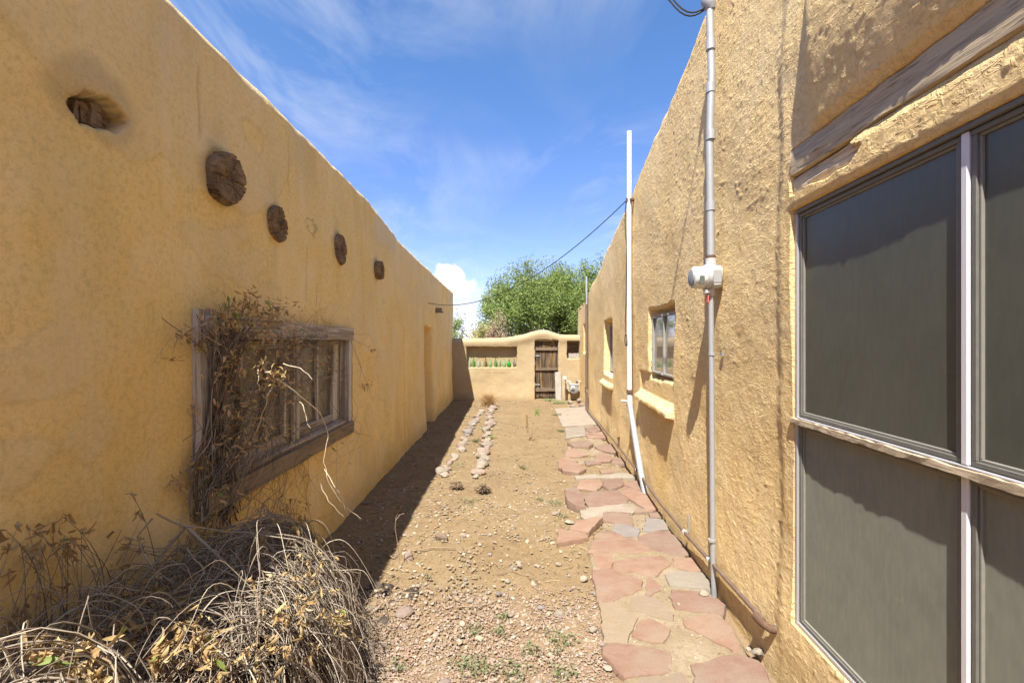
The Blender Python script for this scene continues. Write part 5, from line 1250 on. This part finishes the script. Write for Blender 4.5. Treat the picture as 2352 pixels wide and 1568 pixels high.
STEMC = [(.28, .235, .185), (.34, .285, .225), (.21, .17, .13), (.40, .335, .25), (.22, .16, .105), (.16, .12, .09)]
CX, CY, RX, RY = -1.36, 1.62, .70, 1.22
def mound(x, y):
    q2 = ((x + .98) / .34) ** 2 + ((y - .78) / .42) ** 2
    r2 = ((x - CX) / RX) ** 2 + ((y - CY) / RY) ** 2
    return np.maximum(.68 * np.clip(1 - r2 ** 2, 0, 1) ** .62, .93 * np.clip(1 - q2 ** 2, 0, 1) ** .62) * (1 + .10 * fbm(np.asarray(x) * 3.3, np.asarray(y) * 3.3, 2, 90))
def build_bush():
    root = empty('dry_bush', (-1.2, 1.7, 0), 'sprawling heap of dead grey vine stems with curled tan leaves by the shaded wall', 'bush')
    # litter mound inside the heap, its dark colour paints the shade between stems
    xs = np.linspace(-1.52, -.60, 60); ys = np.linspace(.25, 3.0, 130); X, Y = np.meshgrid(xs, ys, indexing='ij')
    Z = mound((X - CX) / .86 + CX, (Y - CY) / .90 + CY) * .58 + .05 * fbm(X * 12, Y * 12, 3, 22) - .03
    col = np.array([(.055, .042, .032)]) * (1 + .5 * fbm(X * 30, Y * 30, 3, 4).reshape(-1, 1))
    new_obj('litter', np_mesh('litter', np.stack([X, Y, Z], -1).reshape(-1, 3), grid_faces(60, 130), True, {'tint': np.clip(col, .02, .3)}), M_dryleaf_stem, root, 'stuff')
    curves = []
    def follow(x, y, dx, dy, n, step, u, sink=.0, wob=.35, lift=0.0):
        pts = []; a = math.atan2(dy, dx); ph = random.uniform(0, 50)
        for i in range(n):
            t = i / (n - 1); h = float(mound(x, y)) * u + lift * math.sin(math.pi * t)
            pts.append((x, y, max(.012, h - sink * t * t)))
            a += wob * float(vn(ph + i * .45, ph)) * .6
            st = step * (1 if h > .05 else .35)
            x += math.cos(a) * st; y += math.sin(a) * st
            if x < -1.50: x = -1.50; a = random.uniform(-.6, .6)
        return np.array(pts)
    # combed-over mass on the outer shoulder
    for i in range(560):
        y = random.gauss(2.05, .30) if i % 3 else random.uniform(.9, 2.7); x = random.uniform(-1.46, -1.0)
        curves.append((follow(x, y, 1.0, random.gauss(0, .7), 20, random.uniform(.028, .055), random.uniform(.74, 1.10), wob=.85), random.uniform(.0012, .0032), .0008, random.choice(STEMC)))
    # long runners along the heap
    for i in range(360):
        y = random.uniform(.6, 2.4); x = random.uniform(-1.45, -.9)
        curves.append((follow(x, y, random.gauss(.3, .5), random.choice((1, 1, -1)), 20, random.uniform(.03, .06), random.uniform(.86, 1.10), wob=.4), random.uniform(.0014, .0032), .001, random.choice(STEMC)))
    # hanging fringe on the alley side and the near end
    for i in range(190):
        th = random.uniform(-1.3, 1.25); ex = CX + RX * math.cos(th) * .93; ey = CY + RY * math.sin(th) * .93
        n = 14; h0 = random.uniform(.20, .50); pts = []; ph = random.uniform(0, 90)
        for k in range(n):
            t = k / (n - 1); out = .02 + .20 * math.sin(t * 1.9) * .5
            pts.append((ex - .16 * math.cos(th) + .28 * math.cos(th) * (1 - (1 - t) ** 2) + .055 * float(vn(ph + t * 4, 1)), ey + .10 * math.sin(th) * t + .09 * float(vn(ph + t * 4, 7)), max(.01, h0 * (1 - t ** 1.7) + .03 * float(vn(ph + t * 3, 3)))))
        curves.append((np.array(pts), random.uniform(.0011, .0022), .0007, random.choice(STEMC)))
    # loose hoops rising out of the heap
    for i in range(190):
        x = random.uniform(-1.4, -.85); y = random.uniform(.9, 2.5); a = random.uniform(-2.2, 1.4); L = random.uniform(.15, .5); hh = random.uniform(.04, .26); n = 16; z0 = float(mound(x, y)) * .95; ph = random.uniform(0, 60)
        x1, y1 = max(-1.48, x + L * math.cos(a)), y + L * math.sin(a); z1 = float(mound(x1, y1)) * .95
        curves.append((np.array([(x + (x1 - x) * t + .03 * float(vn(ph + 3 * t, 0)), y + (y1 - y) * t + .03 * float(vn(ph + 3 * t, 9)), max(.01, z0 + (z1 - z0) * t + hh * math.sin(math.pi * t) + .015 * float(vn(ph + 5 * t, 4)))) for t in np.linspace(0, 1, n)]), random.uniform(.0016, .003), .0012, random.choice(STEMC[:4])))
    # thick stems one can pick out, traced by where they lie on the heap
    D = lambda dx, dy, Y: np.array(((dx - 1176) / F * Y, Y, 1.6 - (dy - 784) / F * Y))
    thick = [[(425, 1205, 1.95), (560, 1330, 1.85), (600, 1440, 1.75), (640, 1500, 1.72)], [(425, 1210, 1.95), (340, 1310, 1.72), (230, 1440, 1.5), (150, 1520, 1.4)], [(0, 1480, 1.30), (150, 1490, 1.36), (340, 1500, 1.5), (430, 1490, 1.55)],
             [(130, 1290, 1.62), (120, 1350, 1.55), (115, 1430, 1.5)], [(640, 1330, 1.9), (760, 1420, 2.0), (800, 1500, 2.0), (790, 1568, 1.9)], [(350, 1190, 1.75), (315, 1235, 1.72), (350, 1300, 1.7)], [(360, 1180, 1.72), (430, 1210, 1.78), (540, 1220, 1.9), (680, 1240, 2.0)],
             [(500, 1250, 1.9), (600, 1220, 2.0), (720, 1240, 2.1), (800, 1330, 2.1), (820, 1450, 2.1)], [(470, 1350, 1.75), (560, 1390, 1.8), (680, 1400, 1.9), (760, 1470, 1.9)], [(200, 1440, 1.45), (330, 1420, 1.55), (520, 1420, 1.7), (620, 1470, 1.75)],
             [(330, 1560, 1.4), (450, 1520, 1.5), (560, 1530, 1.6), (640, 1568, 1.6)], [(430, 1260, 1.85), (470, 1310, 1.8), (440, 1360, 1.7)], [(60, 1400, 1.45), (170, 1350, 1.6), (300, 1330, 1.75)]]
    for k, pth in enumerate(thick):
        P = np.array([D(*p) for p in pth]); tt = np.linspace(0, len(P) - 1, 24); Q = np.stack([np.interp(tt, np.arange(len(P)), P[:, j]) for j in range(3)], 1)
        for _ in range(4): Q[1:-1] = (Q[:-2] + 2 * Q[1:-1] + Q[2:]) / 4
        Q += .004 * np.stack([vn(tt * 3 + k * 7, tt * 0 + j, 5) for j in range(3)], 1)
        r0 = .0065 if k in (0, 1, 2) else .0042
        new_obj('stem', tubes_mesh('stem', [(Q, r0, r0 * .6, random.choice(STEMC[:4]))], 6), M_dryleaf_stem, root)
    items = []
    spots = [(60, 1480, 60, 26), (180, 1530, 60, 20), (250, 1480, 50, 14), (740, 1190, 60, 40), (790, 1250, 40, 22), (690, 1180, 40, 20), (700, 1290, 60, 14), (800, 1290, 40, 16), (620, 1180, 40, 12), (450, 1220, 50, 12), (380, 1390, 70, 22), (420, 1480, 70, 26), (270, 1400, 60, 10), (120, 1260, 60, 22), (40, 1400, 60, 10), (150, 1500, 60, 12), (600, 1300, 80, 18), (700, 1400, 80, 18), (520, 1520, 90, 22), (790, 1440, 40, 14), (300, 1250, 60, 10), (30, 1250, 40, 10), (650, 1480, 70, 14), (230, 1330, 60, 8), (340, 1540, 60, 12)]
    for (dx, dy, sp, n) in spots:
        for i in range(n):
            px, py = dx + random.gauss(0, sp * .6), dy + random.gauss(0, sp * .5)
            # march the view of that spot down to the heap so leaves rest on its surface
            ray = Vector(((px - 1176) / F, 1, -(py - 784) / F)); hit = None
            for s_ in np.linspace(1.0, 3.2, 90):
                q = Vector((0, 0, 1.6)) + ray * s_
                if q.x < -1.47 or q.z < float(mound(q.x, q.y)) * 1.02 + .03: hit = q; break
            if hit is None: continue
            hit = hit + Vector((random.uniform(0, .05), random.uniform(-.05, .02), random.uniform(0, .05)))
            if hit.x < -1.46: hit.x = -1.46 + random.uniform(.01, .06)
            base_d = Vector((random.gauss(.2, .6), random.gauss(-.3, .6), random.gauss(-.35, .5))).normalized()
            hb = float(mound(hit.x, hit.y))
            if hit.z > hb + .05:
                x0 = max(-1.46, hit.x + random.uniform(-.04, .10)); y0 = hit.y + random.uniform(-.12, .12); z0 = float(mound(x0, y0)) * .9; n_ = 9
                curves.append((np.array([(x0 + (hit.x - x0) * t + .02 * math.sin(3 * t + dx), y0 + (hit.y - y0) * t * t, z0 + (hit.z - z0) * t ** .8) for t in np.linspace(0, 1, n_)]), .0018, .001, random.choice(STEMC)))
            k = random.choice((1, 2, 3, 4, 5))
            for j in range(k):
                d = (base_d + Vector((random.gauss(0, .6), random.gauss(0, .6), random.gauss(0, .5)))).normalized()
                items.append((hit + Vector((random.gauss(0, .008), random.gauss(0, .008), random.gauss(0, .006))), d, random.uniform(.026, .050) * (1.1 if py > 1350 else 1), random.choice(dry_leaves) if random.random() > .03 else random.choice(green_leaves)))
    new_obj('thin_stems', tubes_mesh('thin_stems', curves), M_dryleaf_stem, root, 'stuff')
    place_leaves(root, items, 300, 'small_leaves')
build_bush()

def build_vine():
    root = empty('dead_vine', LW(2.3, 0, .05), 'dead brown creeper climbing over the old wooden window', 'vine')
    curves = []; random.seed(21)
    def climb(pts_d, o0, o1, jit, r):
        P = np.array([LW(*lwp(dx, dy), o0 + (o1 - o0) * k / (len(pts_d) - 1)) for k, (dx, dy) in enumerate(pts_d)]); n = 8 * (len(P) - 1) + 1; tt = np.linspace(0, len(P) - 1, n)
        Q = np.stack([np.interp(tt, np.arange(len(P)), P[:, j]) for j in range(3)], 1)
        for _ in range(5): Q[1:-1] = (Q[:-2] + 2 * Q[1:-1] + Q[2:]) / 4
        ph = random.uniform(0, 200); Q += jit * np.stack([.6 * vn(tt * 2.3 + ph, tt * 0, 1), vn(tt * 2.3 + ph, tt * 0, 4), vn(tt * 2.3 + ph, tt * 0, 8)], 1)
        curves.append((Q, r, r * .45, random.choice(STEMC[2:] + STEMC[:2])))
    J = lambda p, s: (p[0] + random.gauss(0, s), p[1] + random.gauss(0, s))
    for i in range(80):   # the trunk-like bundle up the left jamb
        b = 470 + random.gauss(0, 26)
        climb([J((b + 10, 1190), 14), J((b, 1080), 12), J((470, 950), 10), J((468 + random.uniform(-10, 40), 820), 12), J((500 + random.gauss(0, 50), 740), 20)], .03, random.uniform(.06, .11), .02, random.uniform(.002, .0055))
    for i in range(70):   # diagonals across the panes
        st = J((480, 1120), 40); climb([st, J((530, 1000), 40), J((600, 880), 50), J((660, 800), 50), J((700, 780), 60)], .06, random.uniform(.05, .11), .035, random.uniform(.0012, .0026))
    for i in range(45):   # criss-cross tangle
        a = (random.uniform(470, 780), random.uniform(740, 1040)); climb([a, J((a[0] + 30, a[1] + 60), 40), J((a[0] + 10, a[1] + 130), 50)], .07, .06, .03, random.uniform(.001, .002))
    for i in range(60):   # fine roots under the sill
        a = (random.uniform(520, 690), random.uniform(1010, 1060)); climb([a, J((a[0], a[1] + 60), 25), J((a[0] - 5, 1150), 35), J((a[0] - 20, 1215), 30)], .05, .04, .03, random.uniform(.0009, .0016))
    for pth in ([(450, 745), (415, 770), (385, 775), (360, 800), (335, 840)], [(385, 775), (380, 800), (377, 825)], [(795, 770), (830, 765), (848, 770)], [(795, 775), (825, 790), (847, 803)], [(795, 785), (815, 840), (835, 880), (848, 920)], [(470, 1100), (430, 1060), (400, 1090), (360, 1120)], [(455, 1020), (420, 940), (410, 935)], [(800, 790), (822, 850), (815, 880)]):
        climb(pth, .05, .03, .012, .0018)
    new_obj('stems', tubes_mesh('stems', curves), M_dryleaf_stem, root, 'stuff')
    # sprays standing out far enough to catch the sun
    D = lambda dx, dy, Y: np.array(((dx - 1176) / F * Y, Y, 1.6 - (dy - 784) / F * Y))
    spr = [[(625, 940, 2.35), (608, 1000, 2.3), (590, 1040, 2.35)][::-1] and [(590, 990, 2.3), (610, 930, 2.2), (632, 868, 2.12)], [(632, 868, 2.12), (690, 910, 2.25), (735, 950, 2.4), (755, 1000, 2.5), (745, 1060, 2.5), (755, 1110, 2.5), (790, 1160, 2.55), (830, 1190, 2.6)],
           [(745, 1075, 2.5), (780, 1130, 2.5), (800, 1185, 2.55)], [(735, 1110, 2.45), (755, 1150, 2.45), (790, 1185, 2.5)], [(632, 868, 2.12), (610, 850, 2.1), (600, 835, 2.08)], [(650, 835, 2.3), (690, 845, 2.3), (715, 870, 2.3)], [(690, 920, 2.3), (700, 940, 2.3), (712, 985, 2.3)], [(590, 850, 2.1), (594, 865, 2.1), (595, 885, 2.1)]]
    for k, pth in enumerate(spr):
        P = np.array([D(*p) for p in pth]); tt = np.linspace(0, len(P) - 1, 9 * len(P)); Q = np.stack([np.interp(tt, np.arange(len(P)), P[:, j]) for j in range(3)], 1); Q += .006 * np.stack([vn(tt * 3 + k * 9, tt * 0 + j, 3) for j in range(3)], 1)
        new_obj('sunlit_spray', tubes_mesh('sunlit_spray', [(Q, .0028, .0015, (.58, .48, .34))], 5), M_dryleaf_stem, root)
    items = []
    for (dx, dy, sp, n) in ((520, 700, 40, 50), (590, 718, 36, 44), (470, 738, 36, 34), (630, 775, 34, 30), (540, 780, 55, 40), (600, 825, 55, 34), (700, 825, 30, 22), (745, 850, 26, 12), (480, 850, 32, 20), (560, 880, 55, 36), (500, 940, 36, 22), (640, 900, 40, 22), (560, 980, 50, 20), (500, 1020, 40, 20), (405, 768, 18, 10), (430, 1065, 22, 12), (395, 1105, 18, 8), (620, 1000, 40, 14), (832, 882, 10, 10), (847, 803, 5, 5), (377, 825, 4, 3), (700, 1000, 50, 8), (425, 935, 12, 5), (440, 790, 18, 10), (460, 1130, 26, 10)):
        for i in range(int(n * 2.4)):
            Y, z = lwp(dx + random.gauss(0, sp * .6), dy + random.gauss(0, sp * .5)); o_ = random.uniform(.05, .15) if 450 < dx < 800 else random.uniform(.015, .06)
            items.append((Vector(LW(Y, z, o_)), Vector((random.gauss(.35, .4), random.gauss(0, .6), random.gauss(-.55, .5))).normalized(), random.uniform(.026, .055), random.choice(vine_leaves) if random.random() > .05 else random.choice(green_leaves)))
    for (dx, dy, Y, n, sp) in ((634, 866, 2.12, 20, 18), (600, 838, 2.08, 7, 12), (625, 855, 2.1, 6, 10)):
        for i in range(n):
            items.append((Vector(D(dx + random.gauss(0, sp * .6), dy + random.gauss(0, sp * .4), Y)), Vector((random.gauss(0, 1), random.gauss(0, 1), random.gauss(.1, .8))).normalized(), random.uniform(.022, .05), random.choice(dry_leaves)))
    place_leaves(root, items, 300, 'small_leaves')
build_vine()

scatter_straw()
# --- weeds, tufts, stumps, sticks
def tuft(name, p, n, h, spread, cols, label, cat, group=None, wdt=.0035, droop=.5, m=None, mat_=None):
    cv = []
    for i in range(n):
        a = random.uniform(0, 6.28); l = h * random.uniform(.5, 1.1); sp = spread * random.uniform(.2, 1.1); k = 6
        x0, y0 = p[0] + random.gauss(0, spread * .22), p[1] + random.gauss(0, spread * .22)
        pts = [(x0 + math.cos(a) * sp * (t ** 1.4), y0 + math.sin(a) * sp * (t ** 1.4), p[2] - .008 + l * (t - droop * t * t * .5)) for t in np.linspace(0, 1, k)]
        cv.append((np.array(pts), wdt * random.uniform(.6, 1.1), wdt * .2, random.choice(cols)))
    me = tubes_mesh(name, cv, 3); o = new_obj(name, me, mat_ or M_foliage); tag(o, label, cat, group); return o
def mat_weed(p, rad, n, label, cols=GREEN):
    """low creeping weed of many tiny leaves"""
    VV, FF, CC = [], [], []; off = 0
    for i in range(n):
        a = random.uniform(0, 6.28); r_ = rad * math.sqrt(random.random()) * (1 + .4 * math.sin(3 * a + p[0] * 30)); s = random.uniform(.005, .011)
        c = np.array([p[0] + math.cos(a) * r_, p[1] + math.sin(a) * r_, random.uniform(.006, .028)]); d = Vector((random.gauss(0, 1), random.gauss(0, 1), random.gauss(.3, .5))).normalized(); e = d.orthogonal().normalized()
        d, e = np.array(d) * s, np.array(e) * s * .55
        VV.append(np.array([c - d, c + e, c + d, c - e])); FF.append(np.array([[0, 1, 2, 3]]) + off); off += 4; CC.append(np.repeat(np.array([random.choice(cols)]) * random.uniform(.7, 1.1), 4, 0))
    o = new_obj('weed', np_mesh('weed', np.concatenate(VV), np.concatenate(FF), False, {'tint': np.concatenate(CC)}), M_foliage); tag(o, label, 'weed', 'low green weeds in the dirt')
WG = [(.17, .19, .09), (.22, .23, .11), (.14, .16, .07), (.26, .25, .14)]
for (zx, zy, rad, n, lab) in ((755, 600, .10, 200, 'creeping green weed just below the dry stumps'), (1240, 1350, .085, 260, 'grey-green weed patch near the path in the pink gravel'), (1090, 1400, .05, 120, 'small weed left of the larger gravel patch of weed'), (740, 1475, .075, 230, 'weed mat at the bottom middle of the gravel'),
        (1005, 1525, .09, 260, 'broad weed mat cut by the bottom edge of the picture'), (1250, 1525, .07, 180, 'weed mat at the bottom near the path'), (830, 1500, .05, 130, 'small weed between the two bottom mats'), (940, 1225, .035, 70, 'tiny weed above the gravel line'), (775, 1295, .05, 110, 'weed sprig in the middle gravel'), (920, 1300, .04, 90, 'weed sprig right of the middle gravel sprig'),
        (528, 1008, .03, 60, 'tiny weed by the edge of the wall shadow'), (700, 405, .10, 150, 'green weed between the two edging rows'), (1225, 615, .09, 160, 'weed growing against the dark tilted flagstone'), (1252, 682, .05, 80, 'weed below the dark tilted flagstone'), (380, 1485, .05, 90, 'weed in the shade of the dry bush'), (1130, 590, .05, 70, 'faint weed in the open dirt before the path')):
    p = z3(zx, zy); mat_weed(p, rad, int(n * .6), lab, WG)
tuft('weed', z3(868, 262), 60, .07, .10, GREEN, 'fresh green tuft beside the sunny edging row', 'weed', wdt=.005)
tuft('weed', z3(790, 275), 40, .05, .10, WG, 'grey-green tuft between the edging rows, far part', 'weed', wdt=.005)
tuft('weed', z3(1118, 140), 30, .20, .09, [(.30, .36, .10), (.38, .38, .14)], 'single upright green plant in the far dirt', 'weed', wdt=.007, droop=.2)
tuft('weed', z3(1040, 420), 26, .10, .10, WG, 'thin grass tuft in the middle of the open dirt', 'weed', wdt=.003)
tuft('weed', z3(1225, 140), 60, .06, .16, WG, 'weeds at the far edge of the path', 'weed', wdt=.006); tuft('weed', z3(1250, 225), 40, .06, .10, WG, 'weed on the path edge below the pale slab', 'weed', wdt=.006)
for (dx, dy, lab) in ((1262, 917, 'green weeds under the leaning board'), (1283, 925, 'low green weeds between the board and the gas meter')): 
    p = gp(dx, dy); tuft('weed', (p[0], min(p[1], 12.3), 0), 90, .09, .22, [(.30, .34, .15), (.38, .38, .2)], lab, 'weed', wdt=.008)
p = gp(1121, 932); tuft('dry_grass', (p[0], p[1], 0), 420, .40, .26, [(.42, .27, .12), (.50, .34, .17), (.34, .20, .09)], 'bushy clump of dry brown grass before the garden wall', 'grass', wdt=.005, droop=.35, mat_=M_dryleaf_stem)
p = gp(1214, 1012)
cv = [(np.array([(p[0], p[1], 0), (p[0] + .01, p[1], .12), (p[0] - .02, p[1], .28), (p[0] - .03, p[1], .42)]), .006, .004, (.36, .24, .12))]
for i in range(60):
    t = random.uniform(.3, 1); cv.append((np.array([(p[0] - .025, p[1], .40 * t), (p[0] - .025 + random.gauss(0, .02), p[1] + random.gauss(0, .02), .40 * t + .03)]), .004, .002, (.30, .18, .08)))
for i in range(14): a = random.uniform(0, 6.28); cv.append((np.array([(p[0] + .03, p[1], .05), (p[0] + .10 + .05 * math.cos(a), p[1] + .06 * math.sin(a), .20 + random.random() * .12)]), .003, .001, (.36, .28, .16)))
tag(new_obj('dry_stalk', tubes_mesh('dry_stalk', cv, 4), M_dryleaf_stem), 'dead upright seed stalk alone in the far dirt', 'stalk')
def stump(zx, zy, r, lab):
    p = z8(zx, zy); cv = []
    for i in range(330):
        d = Vector((random.gauss(0, 1), random.gauss(0, 1), abs(random.gauss(.35, .7)))).normalized(); c = np.array((p[0], p[1], r * .35)); l = r * random.uniform(.75, 1.15)
        e = np.array(d) * l; sd = np.array((random.gauss(0, .02), random.gauss(0, .02), -.01)); cv.append((np.array([c + e * .25, c + e * .7, c + e + sd]), .006, .0025, random.choice([(.16, .11, .07), (.23, .16, .10), (.11, .075, .05), (.30, .22, .14)])))
    tag(new_obj('plant_stump', tubes_mesh('plant_stump', cv, 4), M_dryleaf_stem), lab, 'stump')
stump(520, 1310, .062, 'round dark dried plant stump on the left of the pair'); stump(805, 1345, .070, 'larger dark dried plant stump on the right of the pair')
def stick(pts, r, lab, col=(.26, .19, .13)):
    P = np.array([z3(*q)[:2] + (q2,) for q, q2 in pts]); tt = np.linspace(0, len(P) - 1, 6 * len(P)); Q = np.stack([np.interp(tt, np.arange(len(P)), P[:, j]) for j in range(3)], 1); Q[:, :2] += .008 * np.stack([vn(tt * 2 + P[0, 0] * 9, tt * 0 + j, 3) for j in range(2)], 1)
    tag(new_obj('stick', tubes_mesh('stick', [(Q, r, r * .5, col)], 5), M_dryleaf_stem), lab, 'stick')
stick([((455, 868), .012), ((560, 858), .02), ((680, 854), .012)], .006, 'thin dark stick lying right of the pointed pink rock')
stick([((690, 1168), .012), ((800, 1172), .018), ((880, 1150), .014)], .004, 'wiry twig lying on the near gravel')
stick([((350, 520), .012), ((430, 480), .02), ((560, 490), .012)], .004, 'twig in the deep shade below the ochre wall'); stick([((900, 990), .012), ((980, 975), .016), ((1100, 1010), .012)], .003, 'faint twig in the middle of the yard')
stick([((300, 880), .012), ((350, 910), .015), ((400, 850), .015)], .005, 'bent twig in the shade beside the pointed pink rock')
cv = []
for pth in (((385, 935, 0), (375, 830, .06), (360, 740, .14), (365, 680, .22), (395, 622, .30)), ((375, 830, .06), (410, 790, .10), (430, 760, .14)), ((362, 700, .20), (385, 670, .23), (410, 660, .25))):
    P = []
    for (zx, zy, z) in pth:
        b = z3(385, 935); dx, dy = (800 + zx / 2.187) * .9408, (950 + zy / 2.187) * .9408; Y = b[1] - .02; P.append(((dx - 1176) / F * Y, Y, max(0, 1.6 - (dy - 784) / F * Y)))
    cv.append((np.array(P), .0032, .0015, (.30, .21, .14)))
tag(new_obj('dead_sapling', tubes_mesh('dead_sapling', cv, 5), M_dryleaf_stem), 'thin dead sapling standing behind the pointed pink rock', 'sapling')

# ------------------------------------------------------------------ trees beyond the garden wall
def tree(loc, h, crown, stems, nleaf, lsz, cols, label, barkc=(.13, .10, .075), seed=1, gaps=0.0, depth=4):
    """several stems fan up, forks carry twigs, every twig carries a loose spray of leaves; crown = (rx, ry, z_low)"""
    rr = random.Random(seed); root = empty('tree', loc, label, 'tree', 'trees beyond the garden wall'); L = Vector(loc); cv = []; tips = []
    rx, ry, zlow = crown; c0 = L + Vector((0, 0, zlow + (h - zlow) * .5)); rzz = (h - zlow) * .5
    inside = lambda p: ((p.x - c0.x) / rx) ** 2 + ((p.y - c0.y) / ry) ** 2 + ((p.z - c0.z) / rzz) ** 2
    def grow(p, d, l, r, lev):
        n = 5; pts = [p.copy()]; q = p.copy(); dd = d.copy()
        for i in range(n):
            dd = (dd + Vector((rr.gauss(0, .12), rr.gauss(0, .12), rr.gauss(.03, .08)))).normalized(); q = q + dd * l / n; pts.append(q.copy())
            if lev >= 1 and inside(q) < 1.1: tips.append((q.copy(), lev))
        if lev < 2 or inside(q) < .92: cv.append((np.array(pts), r, r * .62, np.array(barkc) * rr.uniform(.8, 1.2)))
        if lev < depth and inside(q) < 1.15:
            for _ in range(rr.choice((2, 3, 3) if lev < 3 else (2, 3))):
                nd = (dd + Vector((rr.gauss(0, .55), rr.gauss(0, .55), rr.gauss(.05, .38)))).normalized(); grow(q, nd, l * rr.uniform(.62, .86), r * .58, lev + 1)
    for i in range(stems):
        a = 6.28 * i / stems + rr.uniform(-.4, .4); tl = rr.uniform(.18, .62); grow(L + Vector((math.cos(a) * .25, math.sin(a) * .25, -.1)), Vector((math.cos(a) * tl * rx / (h * .4), math.sin(a) * tl * ry / (h * .4), 1)).normalized(), h * rr.uniform(.24, .34), h * .014, 0)
    new_obj('trunk', tubes_mesh('trunk', cv, 5), M_dryleaf_stem, root)
    tp = np.array([t[0] for t in tips]); nt = len(tp); idx = rng.integers(0, nt, nleaf)
    clump = rng.normal(0, 1, (nt, 3)) * .10
    jit = rng.normal(0, 1, (nleaf, 3)) * np.array([.17, .17, .17]) * (h / 7); C = tp[idx] + jit + clump[idx] * (h / 7)
    nf = nleaf // 3
    uu = rng.normal(0, 1, (nf, 3)); uu /= np.linalg.norm(uu, axis=1)[:, None]; rad = rng.random((nf, 1)) ** .35 * .97
    fill = np.array(c0) + uu * rad * np.array([rx, ry, rzz]); cell = np.floor(fill / (.42 * h / 7)); hsh = (np.sin(cell @ np.array([12.9, 78.2, 37.7])) * 43758.5) % 1
    ctr = (cell + .5) * (.42 * h / 7); fill = ctr + (fill - ctr) * .8 + rng.normal(0, .06, (nf, 3)); kp = hsh > (.30 if not gaps else .42)
    C = np.concatenate([C, fill[kp]]); idx = np.concatenate([idx, rng.integers(0, nt, kp.sum())]); nleaf = len(C)
    C[:, 2] -= np.abs(rng.normal(0, .10, nleaf)) * (h / 7)
    e = ((C[:, 0] - c0.x) / rx) ** 2 + ((C[:, 1] - c0.y) / ry) ** 2 + ((C[:, 2] - c0.z) / rzz) ** 2
    lump = 1.0 + .22 * fbm(C[:, 0] * 1.1 + C[:, 1] * .4, C[:, 2] * 1.1, 3, seed)
    keep = e < lump
    if gaps: keep &= fbm(C[:, 0] * .9, C[:, 2] * .9, 2, seed + 5) > -gaps - .9 * (C[:, 2] > c0.z + .1 * h)
    C = C[keep]; n = len(C); idx = idx[keep]
    d = rng.normal(0, 1, (n, 3)); d[:, 2] -= .3; d /= np.linalg.norm(d, axis=1)[:, None]; u = np.cross(d, rng.normal(0, 1, (n, 3))); u /= np.linalg.norm(u, axis=1)[:, None]
    s = lsz * rng.uniform(.6, 1.3, (n, 1)); A = d * s; B = u * s * .36
    V = np.stack([C - A, C + B, C + A, C - B], 1).reshape(-1, 3); Fq = np.arange(n * 4).reshape(-1, 4)
    tone = rng.uniform(.75, 1.2, nt)[idx][:, None] * rng.uniform(.8, 1.15, (n, 1)); col = np.array(cols)[rng.integers(0, len(cols), n)] * tone
    new_obj('crown', np_mesh('crown', V, Fq, False, {'tint': np.repeat(col, 4, 0)}), M_foliage, root)
TG = [(.21, .29, .07), (.26, .33, .085), (.15, .215, .05), (.31, .36, .11), (.23, .31, .08)]
tree((1.55, 26.0, -.3), 7.0, (4.15, 2.6, -1.4), 11, 130000, .062, TG, 'large many-stemmed green tree filling the gap behind the garden wall', seed=3, gaps=1.15)
tree((5.4, 27.5, -.3), 7.2, (2.8, 2.4, -.6), 7, 36000, .068, TG, 'darker green tree crowding in from behind the sunlit house', seed=8)
tree((-1.55, 24.0, -.2), 3.0, (.75, .8, .6), 5, 5000, .055, [(.40, .40, .12), (.46, .44, .16), (.42, .34, .22)], 'small yellow-green tree at the shaded flank of the large tree', seed=11)
tree((-.75, 23.5, -.2), 3.6, (.65, .6, .5), 5, 3600, .05, [(.44, .33, .22), (.48, .38, .26), (.40, .30, .18)], 'dry pinkish-tan shrub in front of the large tree', seed=12)
tree((-3.3, 27.0, -.2), 4.0, (.75, .8, 1.0), 4, 2200, .06, [(.30, .38, .12), (.36, .42, .16)], 'slender sparse young tree beside the ochre house corner', seed=14, depth=3)
tree((-2.5, 34.0, -.3), 2.9, (2.4, 1.5, .2), 8, 9000, .09, [(.28, .30, .10), (.36, .36, .14)], 'low distant olive bushes above the garden wall', seed=15)
